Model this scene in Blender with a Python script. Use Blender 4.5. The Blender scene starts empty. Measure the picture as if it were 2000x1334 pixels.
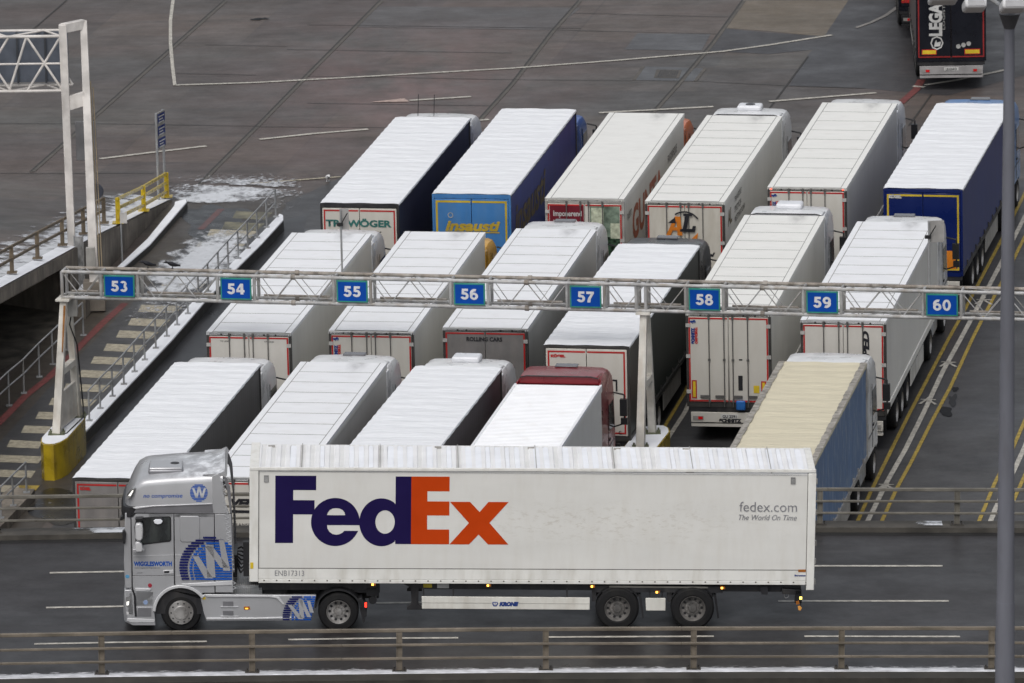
import bpy, math, random
from mathutils import Matrix, Vector
R = math.radians
random.seed(7)
# ------------------------------------------------------------------ camera, sky, sun, exposure
FPX, CAM_H, PITCH, ROLL = 14624.0, 55.1, R(13.354), R(-1.26)
sc = bpy.context.scene
cd = bpy.data.cameras.new('camera'); cam = bpy.data.objects.new('camera', cd)
sc.collection.objects.link(cam); sc.camera = cam
cd.sensor_width = 36; cd.lens = FPX/2000*36; cd.clip_start = 1; cd.clip_end = 6000
cam.location = (0, 0, CAM_H); cam.rotation_euler = (R(90)-PITCH, 0, 0)
cd.dof.use_dof = True; cd.dof.focus_distance = 186; cd.dof.aperture_fstop = 5.0
w = bpy.data.worlds.new('World'); sc.world = w; w.use_nodes = True
nt = w.node_tree; bg = nt.nodes['Background']
sky = nt.nodes.new('ShaderNodeTexSky'); sky.sky_type = 'NISHITA'; sky.sun_disc = False
SUN_EL, SUN_AZ = R(55), R(200)
sky.sun_elevation = SUN_EL; sky.sun_rotation = SUN_AZ; sky.dust_density = 4; sky.air_density = 1.0; sky.ozone_density = 1
hs = nt.nodes.new('ShaderNodeHueSaturation'); hs.inputs['Saturation'].default_value = 0.28
nt.links.new(sky.outputs[0], hs.inputs['Color']); nt.links.new(hs.outputs[0], bg.inputs['Color'])
bg.inputs['Strength'].default_value = 0.15
sl = bpy.data.lights.new('sun', 'SUN'); so = bpy.data.objects.new('sun', sl); sc.collection.objects.link(so)
sl.energy = 1.0; sl.angle = R(40); sl.color = (1, .97, .93)
sd = Vector((math.sin(SUN_AZ)*math.cos(SUN_EL), math.cos(SUN_AZ)*math.cos(SUN_EL), math.sin(SUN_EL)))
so.rotation_euler = sd.to_track_quat('Z', 'Y').to_euler()
vs = sc.view_settings; vs.view_transform = 'Standard'; vs.look = 'None'; vs.gamma = 1; vs.exposure = -0.07
sc.render.resolution_x = 1024; sc.render.resolution_y = 683

# ------------------------------------------------------------------ frames: the lot has a slight crossfall against the level world
cp, sp = math.cos(PITCH), math.sin(PITCH)
FW = Vector((0, cp, -sp)); R0 = Vector((1, 0, 0)); U0 = Vector((0, sp, cp))
_c, _s = math.cos(ROLL), math.sin(ROLL)
R1 = _c*R0+_s*U0; U1 = -_s*R0+_c*U0
CAM = Vector((0, 0, CAM_H))
def cols(a, b, c): return Matrix(((a.x, b.x, c.x), (a.y, b.y, c.y), (a.z, b.z, c.z)))
RL = cols(R0, U0, FW) @ cols(R1, U1, FW).transposed()
MLOT = Matrix.Translation(CAM) @ RL.to_4x4() @ Matrix.Translation(-CAM)
LEVEL = RL.transposed() @ Vector((0, 0, 1))          # true vertical, in lot coordinates
def L(px, py, z=0.0):
    "point of the lot (lot coordinates) at height z seen at a photo pixel"
    d = FW + R1*((px-1000)/FPX) - U1*((py-667)/FPX)
    t = (z-CAM_H)/d.z
    return CAM + d*t
def Wp(px, py, z):
    "the same for the level frame of the flyover"
    d = FW + R0*((px-1000)/FPX) - U0*((py-667)/FPX)
    return CAM + d*((z-CAM_H)/d.z)
def projL(p):
    v = Vector(p)-CAM; z = v.dot(FW)
    return 1000+FPX*v.dot(R1)/z, 667-FPX*v.dot(U1)/z
def zat(p, py):
    "height above lot point p whose image row is py"
    a, b = -5.0, 60.0
    for _ in range(50):
        m = (a+b)/2
        if projL((p[0], p[1], m))[1] > py: a = m
        else: b = m
    return (a+b)/2

# ------------------------------------------------------------------ materials
MATS = {}
def mk(name):
    m = bpy.data.materials.new(name); m.use_nodes = True
    n = m.node_tree.nodes; n.clear()
    o = n.new('ShaderNodeOutputMaterial'); b = n.new('ShaderNodeBsdfPrincipled')
    m.node_tree.links.new(b.outputs[0], o.inputs[0])
    MATS[name] = m
    return m, m.node_tree, b
def N(t, kind, **kw):
    n = t.nodes.new('ShaderNode'+kind)
    for k, v in kw.items():
        if k[0] == 'i' and k[1:].isdigit(): n.inputs[int(k[1:])].default_value = v
        else: setattr(n, k, v)
    return n
def coord(t, scale=(1, 1, 1), rot=(0, 0, 0), loc=(0, 0, 0)):
    c = N(t, 'TexCoord'); mp = N(t, 'Mapping'); t.links.new(c.outputs['Object'], mp.inputs[0])
    mp.inputs['Scale'].default_value = scale; mp.inputs['Rotation'].default_value = rot; mp.inputs['Location'].default_value = loc
    return mp.outputs[0]
def noise(t, vec, scale, detail=4, rough=.55):
    n = N(t, 'TexNoise'); n.inputs['Scale'].default_value = scale; n.inputs['Detail'].default_value = detail; n.inputs['Roughness'].default_value = rough
    t.links.new(vec, n.inputs['Vector']); return n.outputs['Fac']
def ramp(t, src, stops):
    r = N(t, 'ValToRGB'); e = r.color_ramp.elements
    while len(e) < len(stops): e.new(0.5)
    for i, (p, c) in enumerate(stops):
        e[i].position = p; e[i].color = (c, c, c, 1) if isinstance(c, (int, float)) else (*c, 1)
    t.links.new(src, r.inputs[0]); return r.outputs[0]
def mixc(t, f, a, b, mode='MIX'):
    m = N(t, 'Mix', data_type='RGBA', blend_type=mode)
    for s, v in ((0, f), (6, a), (7, b)):
        if isinstance(v, bpy.types.NodeSocket): t.links.new(v, m.inputs[s])
        else: m.inputs[s].default_value = v if s == 0 else (*v, 1)
    return m.outputs[2]
def mth(t, op, a, b=None, clamp=False):
    m = N(t, 'Math', operation=op); m.use_clamp = clamp
    for s, v in ((0, a), (1, b)):
        if v is None: continue
        if isinstance(v, bpy.types.NodeSocket): t.links.new(v, m.inputs[s])
        else: m.inputs[s].default_value = v
    return m.outputs[0]
def bump(t, b, h, strength=.3, dist=.02):
    n = N(t, 'Bump'); n.inputs['Strength'].default_value = strength; n.inputs['Distance'].default_value = dist
    t.links.new(h, n.inputs['Height']); t.links.new(n.outputs[0], b.inputs['Normal'])
def mat(name, col, rough=.5, metal=0, var=.12, vscale=(1.5, 1.5, 1.5), bmp=0, bscale=20, dirt=None, damt=.5, coat=0, emit=0, spec=.35):
    if name in MATS: return MATS[name]
    m, t, b = mk(name)
    v = coord(t, vscale); f = noise(t, v, 1.0, 5)
    dark = tuple(c*(1-2*var) for c in col); lite = tuple(min(.9, c*(1+var)) for c in col)
    c = mixc(t, ramp(t, f, [(.35, 0), (.65, 1)]), dark, lite)
    if dirt:
        f2 = noise(t, coord(t, (3, 3, .7), loc=(5, 3, 1)), 1.3, 6)
        c = mixc(t, mth(t, 'MULTIPLY', ramp(t, f2, [(.45, 0), (.75, 1)]), damt), c, dirt)
    t.links.new(c, b.inputs['Base Color'])
    b.inputs['Metallic'].default_value = metal; b.inputs['Specular IOR Level'].default_value = spec
    rr = ramp(t, f, [(.2, max(0, rough-.12)), (.8, min(1, rough+.12))]); t.links.new(rr, b.inputs['Roughness'])
    b.inputs['Coat Weight'].default_value = coat; b.inputs['Coat Roughness'].default_value = .1
    if bmp: bump(t, b, noise(t, coord(t), bscale, 5), bmp, .02)
    if emit: b.inputs['Emission Color'].default_value = (*col, 1); b.inputs['Emission Strength'].default_value = emit
    return m
def paint(name, col, rough=.3, **k): return mat(name, col, rough, var=k.pop('var', .06), coat=.3, **k)
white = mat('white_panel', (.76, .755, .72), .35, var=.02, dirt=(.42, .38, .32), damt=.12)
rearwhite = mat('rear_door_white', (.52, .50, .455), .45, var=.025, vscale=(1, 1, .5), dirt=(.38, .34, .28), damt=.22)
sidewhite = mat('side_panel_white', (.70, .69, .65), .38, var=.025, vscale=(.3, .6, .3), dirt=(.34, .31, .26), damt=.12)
greydoor = mat('grey_door', (.19, .18, .175), .45, var=.08, dirt=(.3, .27, .24), damt=.3)
black = mat('black_steel', (.022, .022, .025), .5, dirt=(.07, .065, .06), damt=.5)
dframe = mat('dark_grey_frame', (.045, .043, .041), .5, dirt=(.05, .05, .05))
gframe = mat('grey_frame', (.34, .33, .31), .45, dirt=(.12, .11, .1))
plastic = mat('black_plastic', (.018, .018, .02), .4)
rubber = mat('tyre_rubber', (.012, .012, .013), .8, bmp=.15, bscale=30, dirt=(.03, .028, .025), damt=.4, spec=.2)
steel = mat('galvanised_steel', (.36, .37, .38), .45, metal=.35, bmp=.1, dirt=(.2, .17, .13))
rimm = mat('silver_rim', (.42, .41, .40), .38, metal=.5, dirt=(.1, .09, .08), damt=.8)
darkrim = mat('dirty_rim', (.2, .19, .18), .5, metal=.4, dirt=(.05, .05, .05), damt=.8)
red = mat('red_tape', (.42, .02, .02), .35, var=.1, dirt=(.2, .05, .04))
yellow = mat('yellow_tape', (.62, .45, .03), .4)
glass = mat('dark_glass_painted_sheen', (.02, .024, .026), .08, var=.45, vscale=(2.5, 2.5, 2.5), dirt=(.07, .08, .075), damt=.8, coat=1)  # mottled lighter tone painted in as reflections on the opaque panes
concrete = mat('weathered_concrete', (.21, .185, .155), .8, var=.2, vscale=(.8, .8, .8), bmp=.5, bscale=6, dirt=(.08, .07, .06), damt=.7)
snowm = mat('snow', (.78, .80, .84), .65, var=.03, bmp=.4, bscale=7)
ltext = mat('black_lettering', (.02, .02, .025), .4)
def tarp(name, col, dirt=None, rough=.4, damt=.4, wave=.05):
    m, t, b = mk(name)
    f = noise(t, coord(t, (.4, 1.6, .25)), 1.2, 5)
    c = mixc(t, ramp(t, f, [(.3, 0), (.7, 1)]), tuple(x*.82 for x in col), tuple(x*1.15 for x in col))
    if dirt:
        f2 = noise(t, coord(t, (2, 3, .8), loc=(5, 3, 1)), 1.6, 7, .65)
        c = mixc(t, mth(t, 'MULTIPLY', ramp(t, f2, [(.5, 0), (.72, 1)]), damt), c, dirt)
    t.links.new(c, b.inputs['Base Color']); b.inputs['Roughness'].default_value = rough
    wv = N(t, 'TexWave', wave_type='BANDS', bands_direction='Y'); wv.inputs['Scale'].default_value = 1.1; wv.inputs['Distortion'].default_value = 1.5
    t.links.new(coord(t), wv.inputs['Vector']); bump(t, b, wv.outputs['Fac'], wave, .03)
    return m
def roofmat(name, col, kind):
    m, t, b = mk(name)
    f = noise(t, coord(t, (1, 2.2, 1)), 1.4, 6)
    c = mixc(t, ramp(t, f, [(.3, 0), (.7, 1)]), tuple(x*.93 for x in col), col)
    if kind == 'hard':       # soot from the cooling unit and faint grime
        sx = N(t, 'SeparateXYZ'); t.links.new(coord(t), sx.inputs[0])
        gx = mth(t, 'MULTIPLY', mth(t, 'SUBTRACT', sx.outputs[0], 1.75), 2.0); gy = mth(t, 'MULTIPLY', mth(t, 'SUBTRACT', sx.outputs[1], 13.5), .55)
        d = mth(t, 'SQRT', mth(t, 'ADD', mth(t, 'MULTIPLY', gx, gx), mth(t, 'MULTIPLY', gy, gy)))
        s = mth(t, 'MULTIPLY', ramp(t, d, [(0.0, 1), (.75, 0)]), ramp(t, noise(t, coord(t, (3, 1.2, 1)), 2, 4), [(.25, .2), (.7, .9)]))
        c = mixc(t, mth(t, 'MULTIPLY', s, .75), c, (.13, .125, .12))
        g = noise(t, coord(t, (.6, .6, 1), loc=(9, 1, 0)), 3, 7)
        c = mixc(t, mth(t, 'MULTIPLY', ramp(t, g, [(.55, 0), (.8, 1)]), .25), c, (.5, .47, .42))
        b.inputs['Roughness'].default_value = .4
    else:
        b.inputs['Roughness'].default_value = .7
        bump(t, b, noise(t, coord(t, (.8, 4.2, 1)), 1.6, 6), .8, .06)
        c = mixc(t, mth(t, 'MULTIPLY', ramp(t, noise(t, coord(t, (1.2, 5, 1), loc=(4, 2, 0)), 1.3, 7, .65), [(.5, 0), (.72, 1)]), .28), c, tuple(x*.80 for x in col))
    t.links.new(c, b.inputs['Base Color']); return m
roof_hard = roofmat('hard_roof', (.78, .775, .74), 'hard')
roof_hard2 = roofmat('hard_roof_frosted', (.80, .81, .83), 'hard')
roof_snow = roofmat('snow_dusted_tarp_roof', (.76, .775, .80), 'soft')
roof_cream = roofmat('cream_tarp_roof', (.60, .55, .415), 'soft')

def asphalt(name, base, tint, joints=None, wet=.5, streak=None):
    m, t, b = mk(name)
    v = coord(t)
    f1 = noise(t, coord(t, (.05, .12, 1)), 1.0, 6, .6)
    f2 = noise(t, coord(t, (.5, .5, 1), loc=(3, 7, 0)), 1.0, 8, .65)
    c = mixc(t, ramp(t, f1, [(.36, 0), (.64, 1)]), base, tint)
    c = mixc(t, mth(t, 'MULTIPLY', ramp(t, f2, [(.3, 0), (.75, 1)]), .5), c, tuple(x*.62 for x in base))
    if streak:
        f4 = noise(t, coord(t, (streak[0], streak[1], 1), rot=(0, 0, streak[2])), 1, 6, .7)
        c = mixc(t, mth(t, 'MULTIPLY', ramp(t, f4, [(.48, 0), (.7, 1)]), streak[3]), c, tuple(x*.5 for x in base))
    f3 = noise(t, v, 9, 4)
    c = mixc(t, .7, c, mixc(t, f3, (.62, .62, .62), (1.38, 1.38, 1.38)), 'MULTIPLY')
    f5 = noise(t, coord(t, (.7, 2.4, 1), loc=(1, 5, 0)), 1.5, 7, .75); c = mixc(t, .8, c, mixc(t, ramp(t, f5, [(.35, 0), (.65, 1)]), (.74, .74, .75), (1.22, 1.21, 1.2)), 'MULTIPLY')
    if joints:
        ang, bw, bh, l1, l2 = joints
        vj = coord(t, rot=(0, 0, ang), loc=(l1, l2, 0))
        br = N(t, 'TexBrick', offset=0.0, squash=1.0); t.links.new(vj, br.inputs['Vector'])
        br.inputs['Scale'].default_value = 1; br.inputs['Brick Width'].default_value = bw; br.inputs['Row Height'].default_value = bh
        br.inputs['Mortar Size'].default_value = .045; br.inputs['Mortar Smooth'].default_value = .3; br.inputs['Bias'].default_value = 0
        br.inputs['Color1'].default_value = (.80, .80, .83, 1); br.inputs['Color2'].default_value = (1.14, 1.10, 1.05, 1); br.inputs['Mortar'].default_value = (.78, .78, .78, 1)
        c = mixc(t, .85, c, br.outputs[0], 'MULTIPLY')
    if name == 'apron_concrete':       # reddish dust lying over part of the yard
        sx = N(t, 'SeparateXYZ'); t.links.new(v, sx.inputs[0]); pc = L(800, 170)
        gx = mth(t, 'MULTIPLY', mth(t, 'SUBTRACT', sx.outputs[0], pc.x), .13); gy = mth(t, 'MULTIPLY', mth(t, 'SUBTRACT', sx.outputs[1], pc.y), .045)
        d = mth(t, 'SQRT', mth(t, 'ADD', mth(t, 'MULTIPLY', gx, gx), mth(t, 'MULTIPLY', gy, gy)))
        k = mth(t, 'MULTIPLY', ramp(t, d, [(0, 1), (1, 0)]), ramp(t, noise(t, coord(t, (.35, .16, 1), loc=(7, 1, 0)), 1, 6, .65), [(.38, 0), (.62, 1)]))
        c = mixc(t, mth(t, 'MULTIPLY', k, .75), c, (.165, .105, .098))
    t.links.new(c, b.inputs['Base Color'])
    rw = ramp(t, f1, [(.3, .22+.3*(1-wet)), (.7, .6)]); rr = mixc(t, .5, rw, ramp(t, f2, [(.3, .25), (.7, .65)]))
    t.links.new(rr, b.inputs['Roughness'])
    b.inputs['Specular IOR Level'].default_value = .32
    bump(t, b, noise(t, v, 25, 5), .25, .01)
    return m
JD = L(180, 228)-L(438, 0)
JANG = math.atan2(JD.y, JD.x)
apron_m = asphalt('apron_concrete', (.074, .070, .063), (.108, .084, .075), joints=(-(JANG-math.pi/2)+0, 6.3, 4.6, 2.0, 1.5), wet=.5, streak=(.05, 1.4, .12, .5))
lane_m = asphalt('wet_lane_asphalt', (.045, .045, .047), (.062, .060, .059), wet=.9, streak=(.9, .06, 0, .35))
hw_m = asphalt('flyover_asphalt', (.023, .0215, .022), (.036, .033, .034), wet=1.0, streak=(.03, 1.6, 0, .45))
brown_m = asphalt('old_brown_asphalt', (.05, .042, .035), (.075, .065, .052), wet=.6)
darkpatch_m = asphalt('dark_patch', (.040, .039, .042), (.052, .050, .052), wet=.9)
puddle_m = mat('standing_water', (.014, .014, .015), .3, var=.1, spec=.25)
tan_m = asphalt('tan_concrete', (.12, .10, .074), (.15, .122, .09), wet=.3)
bluegrey_m = asphalt('repaired_slab', (.078, .08, .084), (.09, .09, .094), wet=.7)
def marking(name, col):
    m, t, b = mk(name)
    f = noise(t, coord(t), 5, 6, .7)
    c = mixc(t, ramp(t, f, [(.42, 0), (.6, 1)]), tuple(x*.62 for x in col), col)
    t.links.new(c, b.inputs['Base Color']); b.inputs['Roughness'].default_value = .6; return m
wline = marking('white_road_paint', (.50, .475, .42)); yline = marking('yellow_road_paint', (.38, .27, .045)); rline = marking('red_road_paint', (.17, .042, .038))
cline = marking('worn_cream_paint', (.40, .36, .27)); pline = marking('pinkish_paint', (.5, .38, .33))
def patchy_snow(name, scale, bias, stretch=(1, 1, 1), col=(.8, .82, .86)):
    m, t, b = mk(name)
    at = N(t, 'Attribute', attribute_name='mask')
    f = noise(t, coord(t, stretch), scale, 8, .68)
    a = mth(t, 'ADD', mth(t, 'MULTIPLY', mth(t, 'SUBTRACT', f, .5), 3.2), mth(t, 'SUBTRACT', mth(t, 'MULTIPLY', at.outputs['Fac'], 2.0), bias))
    a = ramp(t, a, [(.30, 0), (.85, 1)])
    c = mixc(t, noise(t, coord(t, stretch, loc=(2, 8, 0)), scale*2.3, 6), tuple(x*.72 for x in col), tuple(min(.85, x*1.2) for x in col)); t.links.new(c, b.inputs['Base Color']); b.inputs['Roughness'].default_value = .7
    t.links.new(a, b.inputs['Alpha']); return m
slush = patchy_snow('patchy_snow', 3.2, .62, (.55, .35, 1), (.56, .58, .61)); slush2 = patchy_snow('thin_snow', 8.0, .62, (.6, .45, 1), (.46, .47, .49))

# ------------------------------------------------------------------ mesh helpers
class MB:
    def __init__(s): s.v = []; s.f = []; s.m = []
    def add(s, vs, fs, mi=0):
        o = len(s.v); s.v += [tuple(p) for p in vs]; s.f += [tuple(i+o for i in f) for f in fs]; s.m += [mi]*len(fs); return s
    def box(s, x0, x1, y0, y1, z0, z1, mi=0):
        v = [(x, y, z) for z in (z0, z1) for y in (y0, y1) for x in (x0, x1)]
        return s.add(v, [(0, 2, 3, 1), (4, 5, 7, 6), (0, 1, 5, 4), (2, 6, 7, 3), (0, 4, 6, 2), (1, 3, 7, 5)], mi)
    def prism(s, poly, a, b, axis='x', mi=0):
        "poly of 2-D points extruded along axis from a to b; the other two axes in order"
        def P(p, t): return {'x': (t, p[0], p[1]), 'y': (p[0], t, p[1]), 'z': (p[0], p[1], t)}[axis]
        n = len(poly); v = [P(p, a) for p in poly]+[P(p, b) for p in poly]
        return s.add(v, [tuple(range(n))[::-1], tuple(range(n, 2*n))]+[(i, (i+1) % n, n+(i+1) % n, n+i) for i in range(n)], mi)
    def tube(s, p0, p1, r, n=8, r2=None, mi=0):
        p0 = Vector(p0); p1 = Vector(p1); d = (p1-p0)
        if d.length < 1e-6: return s
        d.normalize(); a = d.orthogonal().normalized(); b = d.cross(a); r2 = r if r2 is None else r2
        v = [p0+(a*math.cos(t)+b*math.sin(t))*r for t in [2*math.pi*i/n for i in range(n)]]+[p1+(a*math.cos(t)+b*math.sin(t))*r2 for t in [2*math.pi*i/n for i in range(n)]]
        return s.add(v, [tuple(range(n))[::-1], tuple(range(n, 2*n))]+[(i, (i+1) % n, n+(i+1) % n, n+i) for i in range(n)], mi)
    def path(s, pts, r, n=6, mi=0):
        for a, b in zip(pts, pts[1:]): s.tube(a, b, r, n, mi=mi)
        return s
    def bar(s, p0, p1, wx, wy, up=(0, 0, 1), mi=0, w2=None):
        "square bar from p0 to p1"
        p0 = Vector(p0); p1 = Vector(p1); d = (p1-p0).normalized(); u = Vector(up)
        if abs(d.dot(u)) > .95: u = Vector((0, 1, 0))
        a = d.cross(u).normalized(); b = a.cross(d)
        k = w2 or (wx, wy)
        v = [p0+a*i*wx/2+b*j*wy/2 for i, j in ((-1, -1), (1, -1), (1, 1), (-1, 1))]+[p1+a*i*k[0]/2+b*j*k[1]/2 for i, j in ((-1, -1), (1, -1), (1, 1), (-1, 1))]
        return s.add(v, [(0, 1, 2, 3), (7, 6, 5, 4)]+[(i, i+4, (i+1) % 4+4, (i+1) % 4) for i in range(4)], mi)
    def lathe(s, prof, c=(0, 0, 0), axis='x', n=28, mi=0):
        v = []; k = len(prof)
        for i in range(n):
            t = 2*math.pi*i/n; co, si = math.cos(t), math.sin(t)
            for a, r in prof:
                v.append({'x': (c[0]+a, c[1]+r*co, c[2]+r*si), 'y': (c[0]+r*co, c[1]+a, c[2]+r*si), 'z': (c[0]+r*co, c[1]+r*si, c[2]+a)}[axis])
        f = [(i*k+j, i*k+j+1, ((i+1) % n)*k+j+1, ((i+1) % n)*k+j) for i in range(n) for j in range(k-1)]
        return s.add(v, f, mi)
    def loft(s, secs, mi=0, caps=True):
        n = len(secs[0]); v = [p for q in secs for p in q]
        f = [(i*n+j, i*n+(j+1) % n, (i+1)*n+(j+1) % n, (i+1)*n+j) for i in range(len(secs)-1) for j in range(n)]
        if caps: f += [tuple(range(n))[::-1], tuple((len(secs)-1)*n+j for j in range(n))]
        return s.add(v, f, mi)
    def mesh(s, name, mats, smooth=30):
        me = bpy.data.meshes.new(name); me.from_pydata(s.v, [], s.f)
        if not isinstance(mats, (list, tuple)): mats = [mats]
        for m in mats: me.materials.append(m)
        if len(mats) > 1: me.polygons.foreach_set('material_index', s.m)
        me.validate(); me.update()
        import bmesh
        bm = bmesh.new(); bm.from_mesh(me); bmesh.ops.recalc_face_normals(bm, faces=bm.faces); bm.to_mesh(me); bm.free()
        if smooth: me.shade_smooth(); me.set_sharp_from_angle(angle=R(smooth))
        return me
    def build(s, name, mats, parent=None, bevel=0, seg=2, smooth=30):
        return link(name, s.mesh(name, mats, smooth), parent, bevel, seg)
def link(name, me, parent=None, bevel=0, seg=2):
    o = bpy.data.objects.new(name, me); sc.collection.objects.link(o)
    if parent: o.parent = parent
    if bevel:
        b = o.modifiers.new('bevel', 'BEVEL'); b.width = bevel; b.segments = seg; b.limit_method = 'ANGLE'; b.angle_limit = R(25); b.harden_normals = False
    return o
def tag(o, label=None, cat=None, group=None, kind=None):
    for k, v in (('label', label), ('category', cat), ('group', group), ('kind', kind)):
        if v: o[k] = v
    return o
def empty(name, M, label, cat, group=None):
    o = bpy.data.objects.new(name, None); sc.collection.objects.link(o); o.matrix_world = M; o.empty_display_size = .3
    return tag(o, label, cat, group)
def lotM(x, y, z=0, rz=0, level=False):
    M = MLOT @ Matrix.Translation((x, y, z))
    if level: M = Matrix.Translation(M.translation)
    return M @ Matrix.Rotation(rz, 4, 'Z')
def lotobj(o): o.matrix_world = MLOT; return o
_dg = None
def curve_mesh(ob, name):
    sc.collection.objects.link(ob)
    dg = bpy.context.evaluated_depsgraph_get(); me = bpy.data.meshes.new_from_object(ob.evaluated_get(dg)); me.name = name
    c = ob.data; bpy.data.objects.remove(ob); bpy.data.curves.remove(c); return me
def text_mesh(txt, size, bold=0, shear=0, sx=1, width=None):
    c = bpy.data.curves.new('t', 'FONT'); c.body = txt; c.size = size; c.offset = bold; c.shear = shear; c.resolution_u = 3
    me = curve_mesh(bpy.data.objects.new('t', c), 'lettering')
    xs = [v.co.x for v in me.vertices]; k = sx
    if width and xs: k = width/(max(xs)-min(xs))
    x0 = min(xs) if xs else 0
    for v in me.vertices: v.co.x = (v.co.x-x0)*k
    return me
def poly_mesh(loops, name='emblem'):
    c = bpy.data.curves.new('p', 'CURVE'); c.dimensions = '2D'; c.fill_mode = 'BOTH'
    for lp in loops:
        s = c.splines.new('POLY'); s.points.add(len(lp)-1); s.use_cyclic_u = True
        for i, p in enumerate(lp): s.points[i].co = (p[0], p[1], 0, 1)
    return curve_mesh(bpy.data.objects.new('p', c), name)
def place(me, m, parent, face, a, b, off, rot=0, name='lettering', label=None):
    "lay a flat mesh on a face: 'rear' looks to -Y (a = x, b = z, off = y), 'side' looks to +X (a = y, b = z, off = x), 'top' looks up"
    me.materials.clear(); me.materials.append(m)
    o = bpy.data.objects.new(name, me); sc.collection.objects.link(o); o.parent = parent
    Rz = Matrix.Rotation(rot, 4, 'Z')
    if face == 'rear': B = Matrix(((1, 0, 0, a), (0, 0, -1, off), (0, 1, 0, b), (0, 0, 0, 1)))
    elif face == 'side': B = Matrix(((0, 0, 1, off), (1, 0, 0, a), (0, 1, 0, b), (0, 0, 0, 1)))
    else: B = Matrix.Translation((a, b, off))
    o.matrix_local = B @ Rz
    if label: o['label'] = label
    return o
def ell(cx, cy, rx, ry, n=40, a0=0, a1=360):
    full = abs(a1-a0) >= 360
    return [(cx+rx*math.cos(R(a0+(a1-a0)*i/(n if full else n-1))), cy+ry*math.sin(R(a0+(a1-a0)*i/(n if full else n-1)))) for i in range(n)]
def sheet(name, pts, m, kind='structure', lot=True, z=None):
    "flat polygon on the ground from lot points"
    mb = MB(); mb.add([(p[0], p[1], (p[2] if z is None else z)) for p in pts], [tuple(range(len(pts)))])
    o = mb.build(name, m, smooth=0)
    if lot: lotobj(o)
    if kind: o['kind'] = kind
    return o
def strip(mb, pts, wd, z, closed=False, mi=0):
    "ribbon of width wd along lot points"
    P = [Vector((p[0], p[1], 0)) for p in pts]; n = len(P); Lf = []; Rt = []
    for i in range(n):
        d = (P[min(i+1, n-1)]-P[max(i-1, 0)]).normalized(); q = Vector((-d.y, d.x, 0))*wd/2
        Lf.append(P[i]+q); Rt.append(P[i]-q)
    mb.add([(p.x, p.y, z) for p in Lf+Rt], [(i, i+1, n+i+1, n+i) for i in range(n-1)], mi)
# ------------------------------------------------------------------ lorries
CACHE = {}
def cached(key, fn):
    if key not in CACHE: CACHE[key] = fn()
    return CACHE[key]
def wheel_meshes(r=.5, wd=.36, rim='silver'):
    def f():
        t = MB(); t.lathe([(-wd/2+.02, r*.58), (-wd/2, r*.66), (-wd/2+.01, r*.9), (-wd/2+.05, r*.985), (-wd/2+.09, r), (-.02, r), (-.015, r-.012), (.015, r-.012), (.02, r), (wd/2-.09, r), (wd/2-.05, r*.985), (wd/2-.01, r*.9), (wd/2, r*.66), (wd/2-.02, r*.58)], n=40)
        tm = t.mesh('tyre', rubber)
        q = MB(); m = darkrim if rim != 'silver' else rimm
        for s in (1, -1):
            e = wd/2-.02
            q.lathe([(s*e, r*.60), (s*(e+.012), r*.585), (s*(e-.01), r*.56), (s*(e-.10), r*.50), (s*(e-.11), r*.36), (s*(e-.07), r*.33), (s*(e-.065), r*.20), (s*(e-.02), r*.17), (s*(e-.01), .001)], n=32)
            for k in range(10):
                a = 2*math.pi*k/10
                q.lathe([(s*(e-.112), .001), (s*(e-.095), .034), (s*(e-.09), .001)], c=(0, r*.43*math.cos(a), r*.43*math.sin(a)), n=8, mi=1)
                a += .31; q.tube((s*(e-.07), r*.27*math.cos(a), r*.27*math.sin(a)), (s*(e-.04), r*.27*math.cos(a), r*.27*math.sin(a)), .018, 6)
        return tm, q.mesh('rim', [m, plastic])
    return cached(('wheel', r, wd, rim), f)
def add_wheel(root, x, y, z, r=.5, wd=.36, rim='silver', rz=0):
    tm, rm = wheel_meshes(r, wd, rim)
    o = link('wheel', tm, root); o.location = (x, y, z); o.rotation_euler = (0, 0, rz)
    link('rim', rm, o); return o
W_ = 2.57
def hard_roof_mesh(Lt, H, edge, n):
    mb = MB(); e = .19
    mb.box(.02, W_-.02, .02, Lt-.02, H-.10, H-.035, 1)
    mb.box(0, e-.008, 0, Lt, H-.1, H-.004); mb.box(W_-e+.008, W_, 0, Lt, H-.1, H-.004)
    p = (Lt-.0)/n
    mb.box(e-.02, W_-e+.02, 0.0, Lt, H-.1, H-.006)
    for i in range(1, n): mb.box(e, W_-e, i*p-.02, i*p+.02, H-.01, H-.003, 2)
    for x in (e, W_-e): mb.box(x-.011, x+.011, .01, Lt-.01, H-.01, H-.0015, 2)
    return mb
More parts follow.
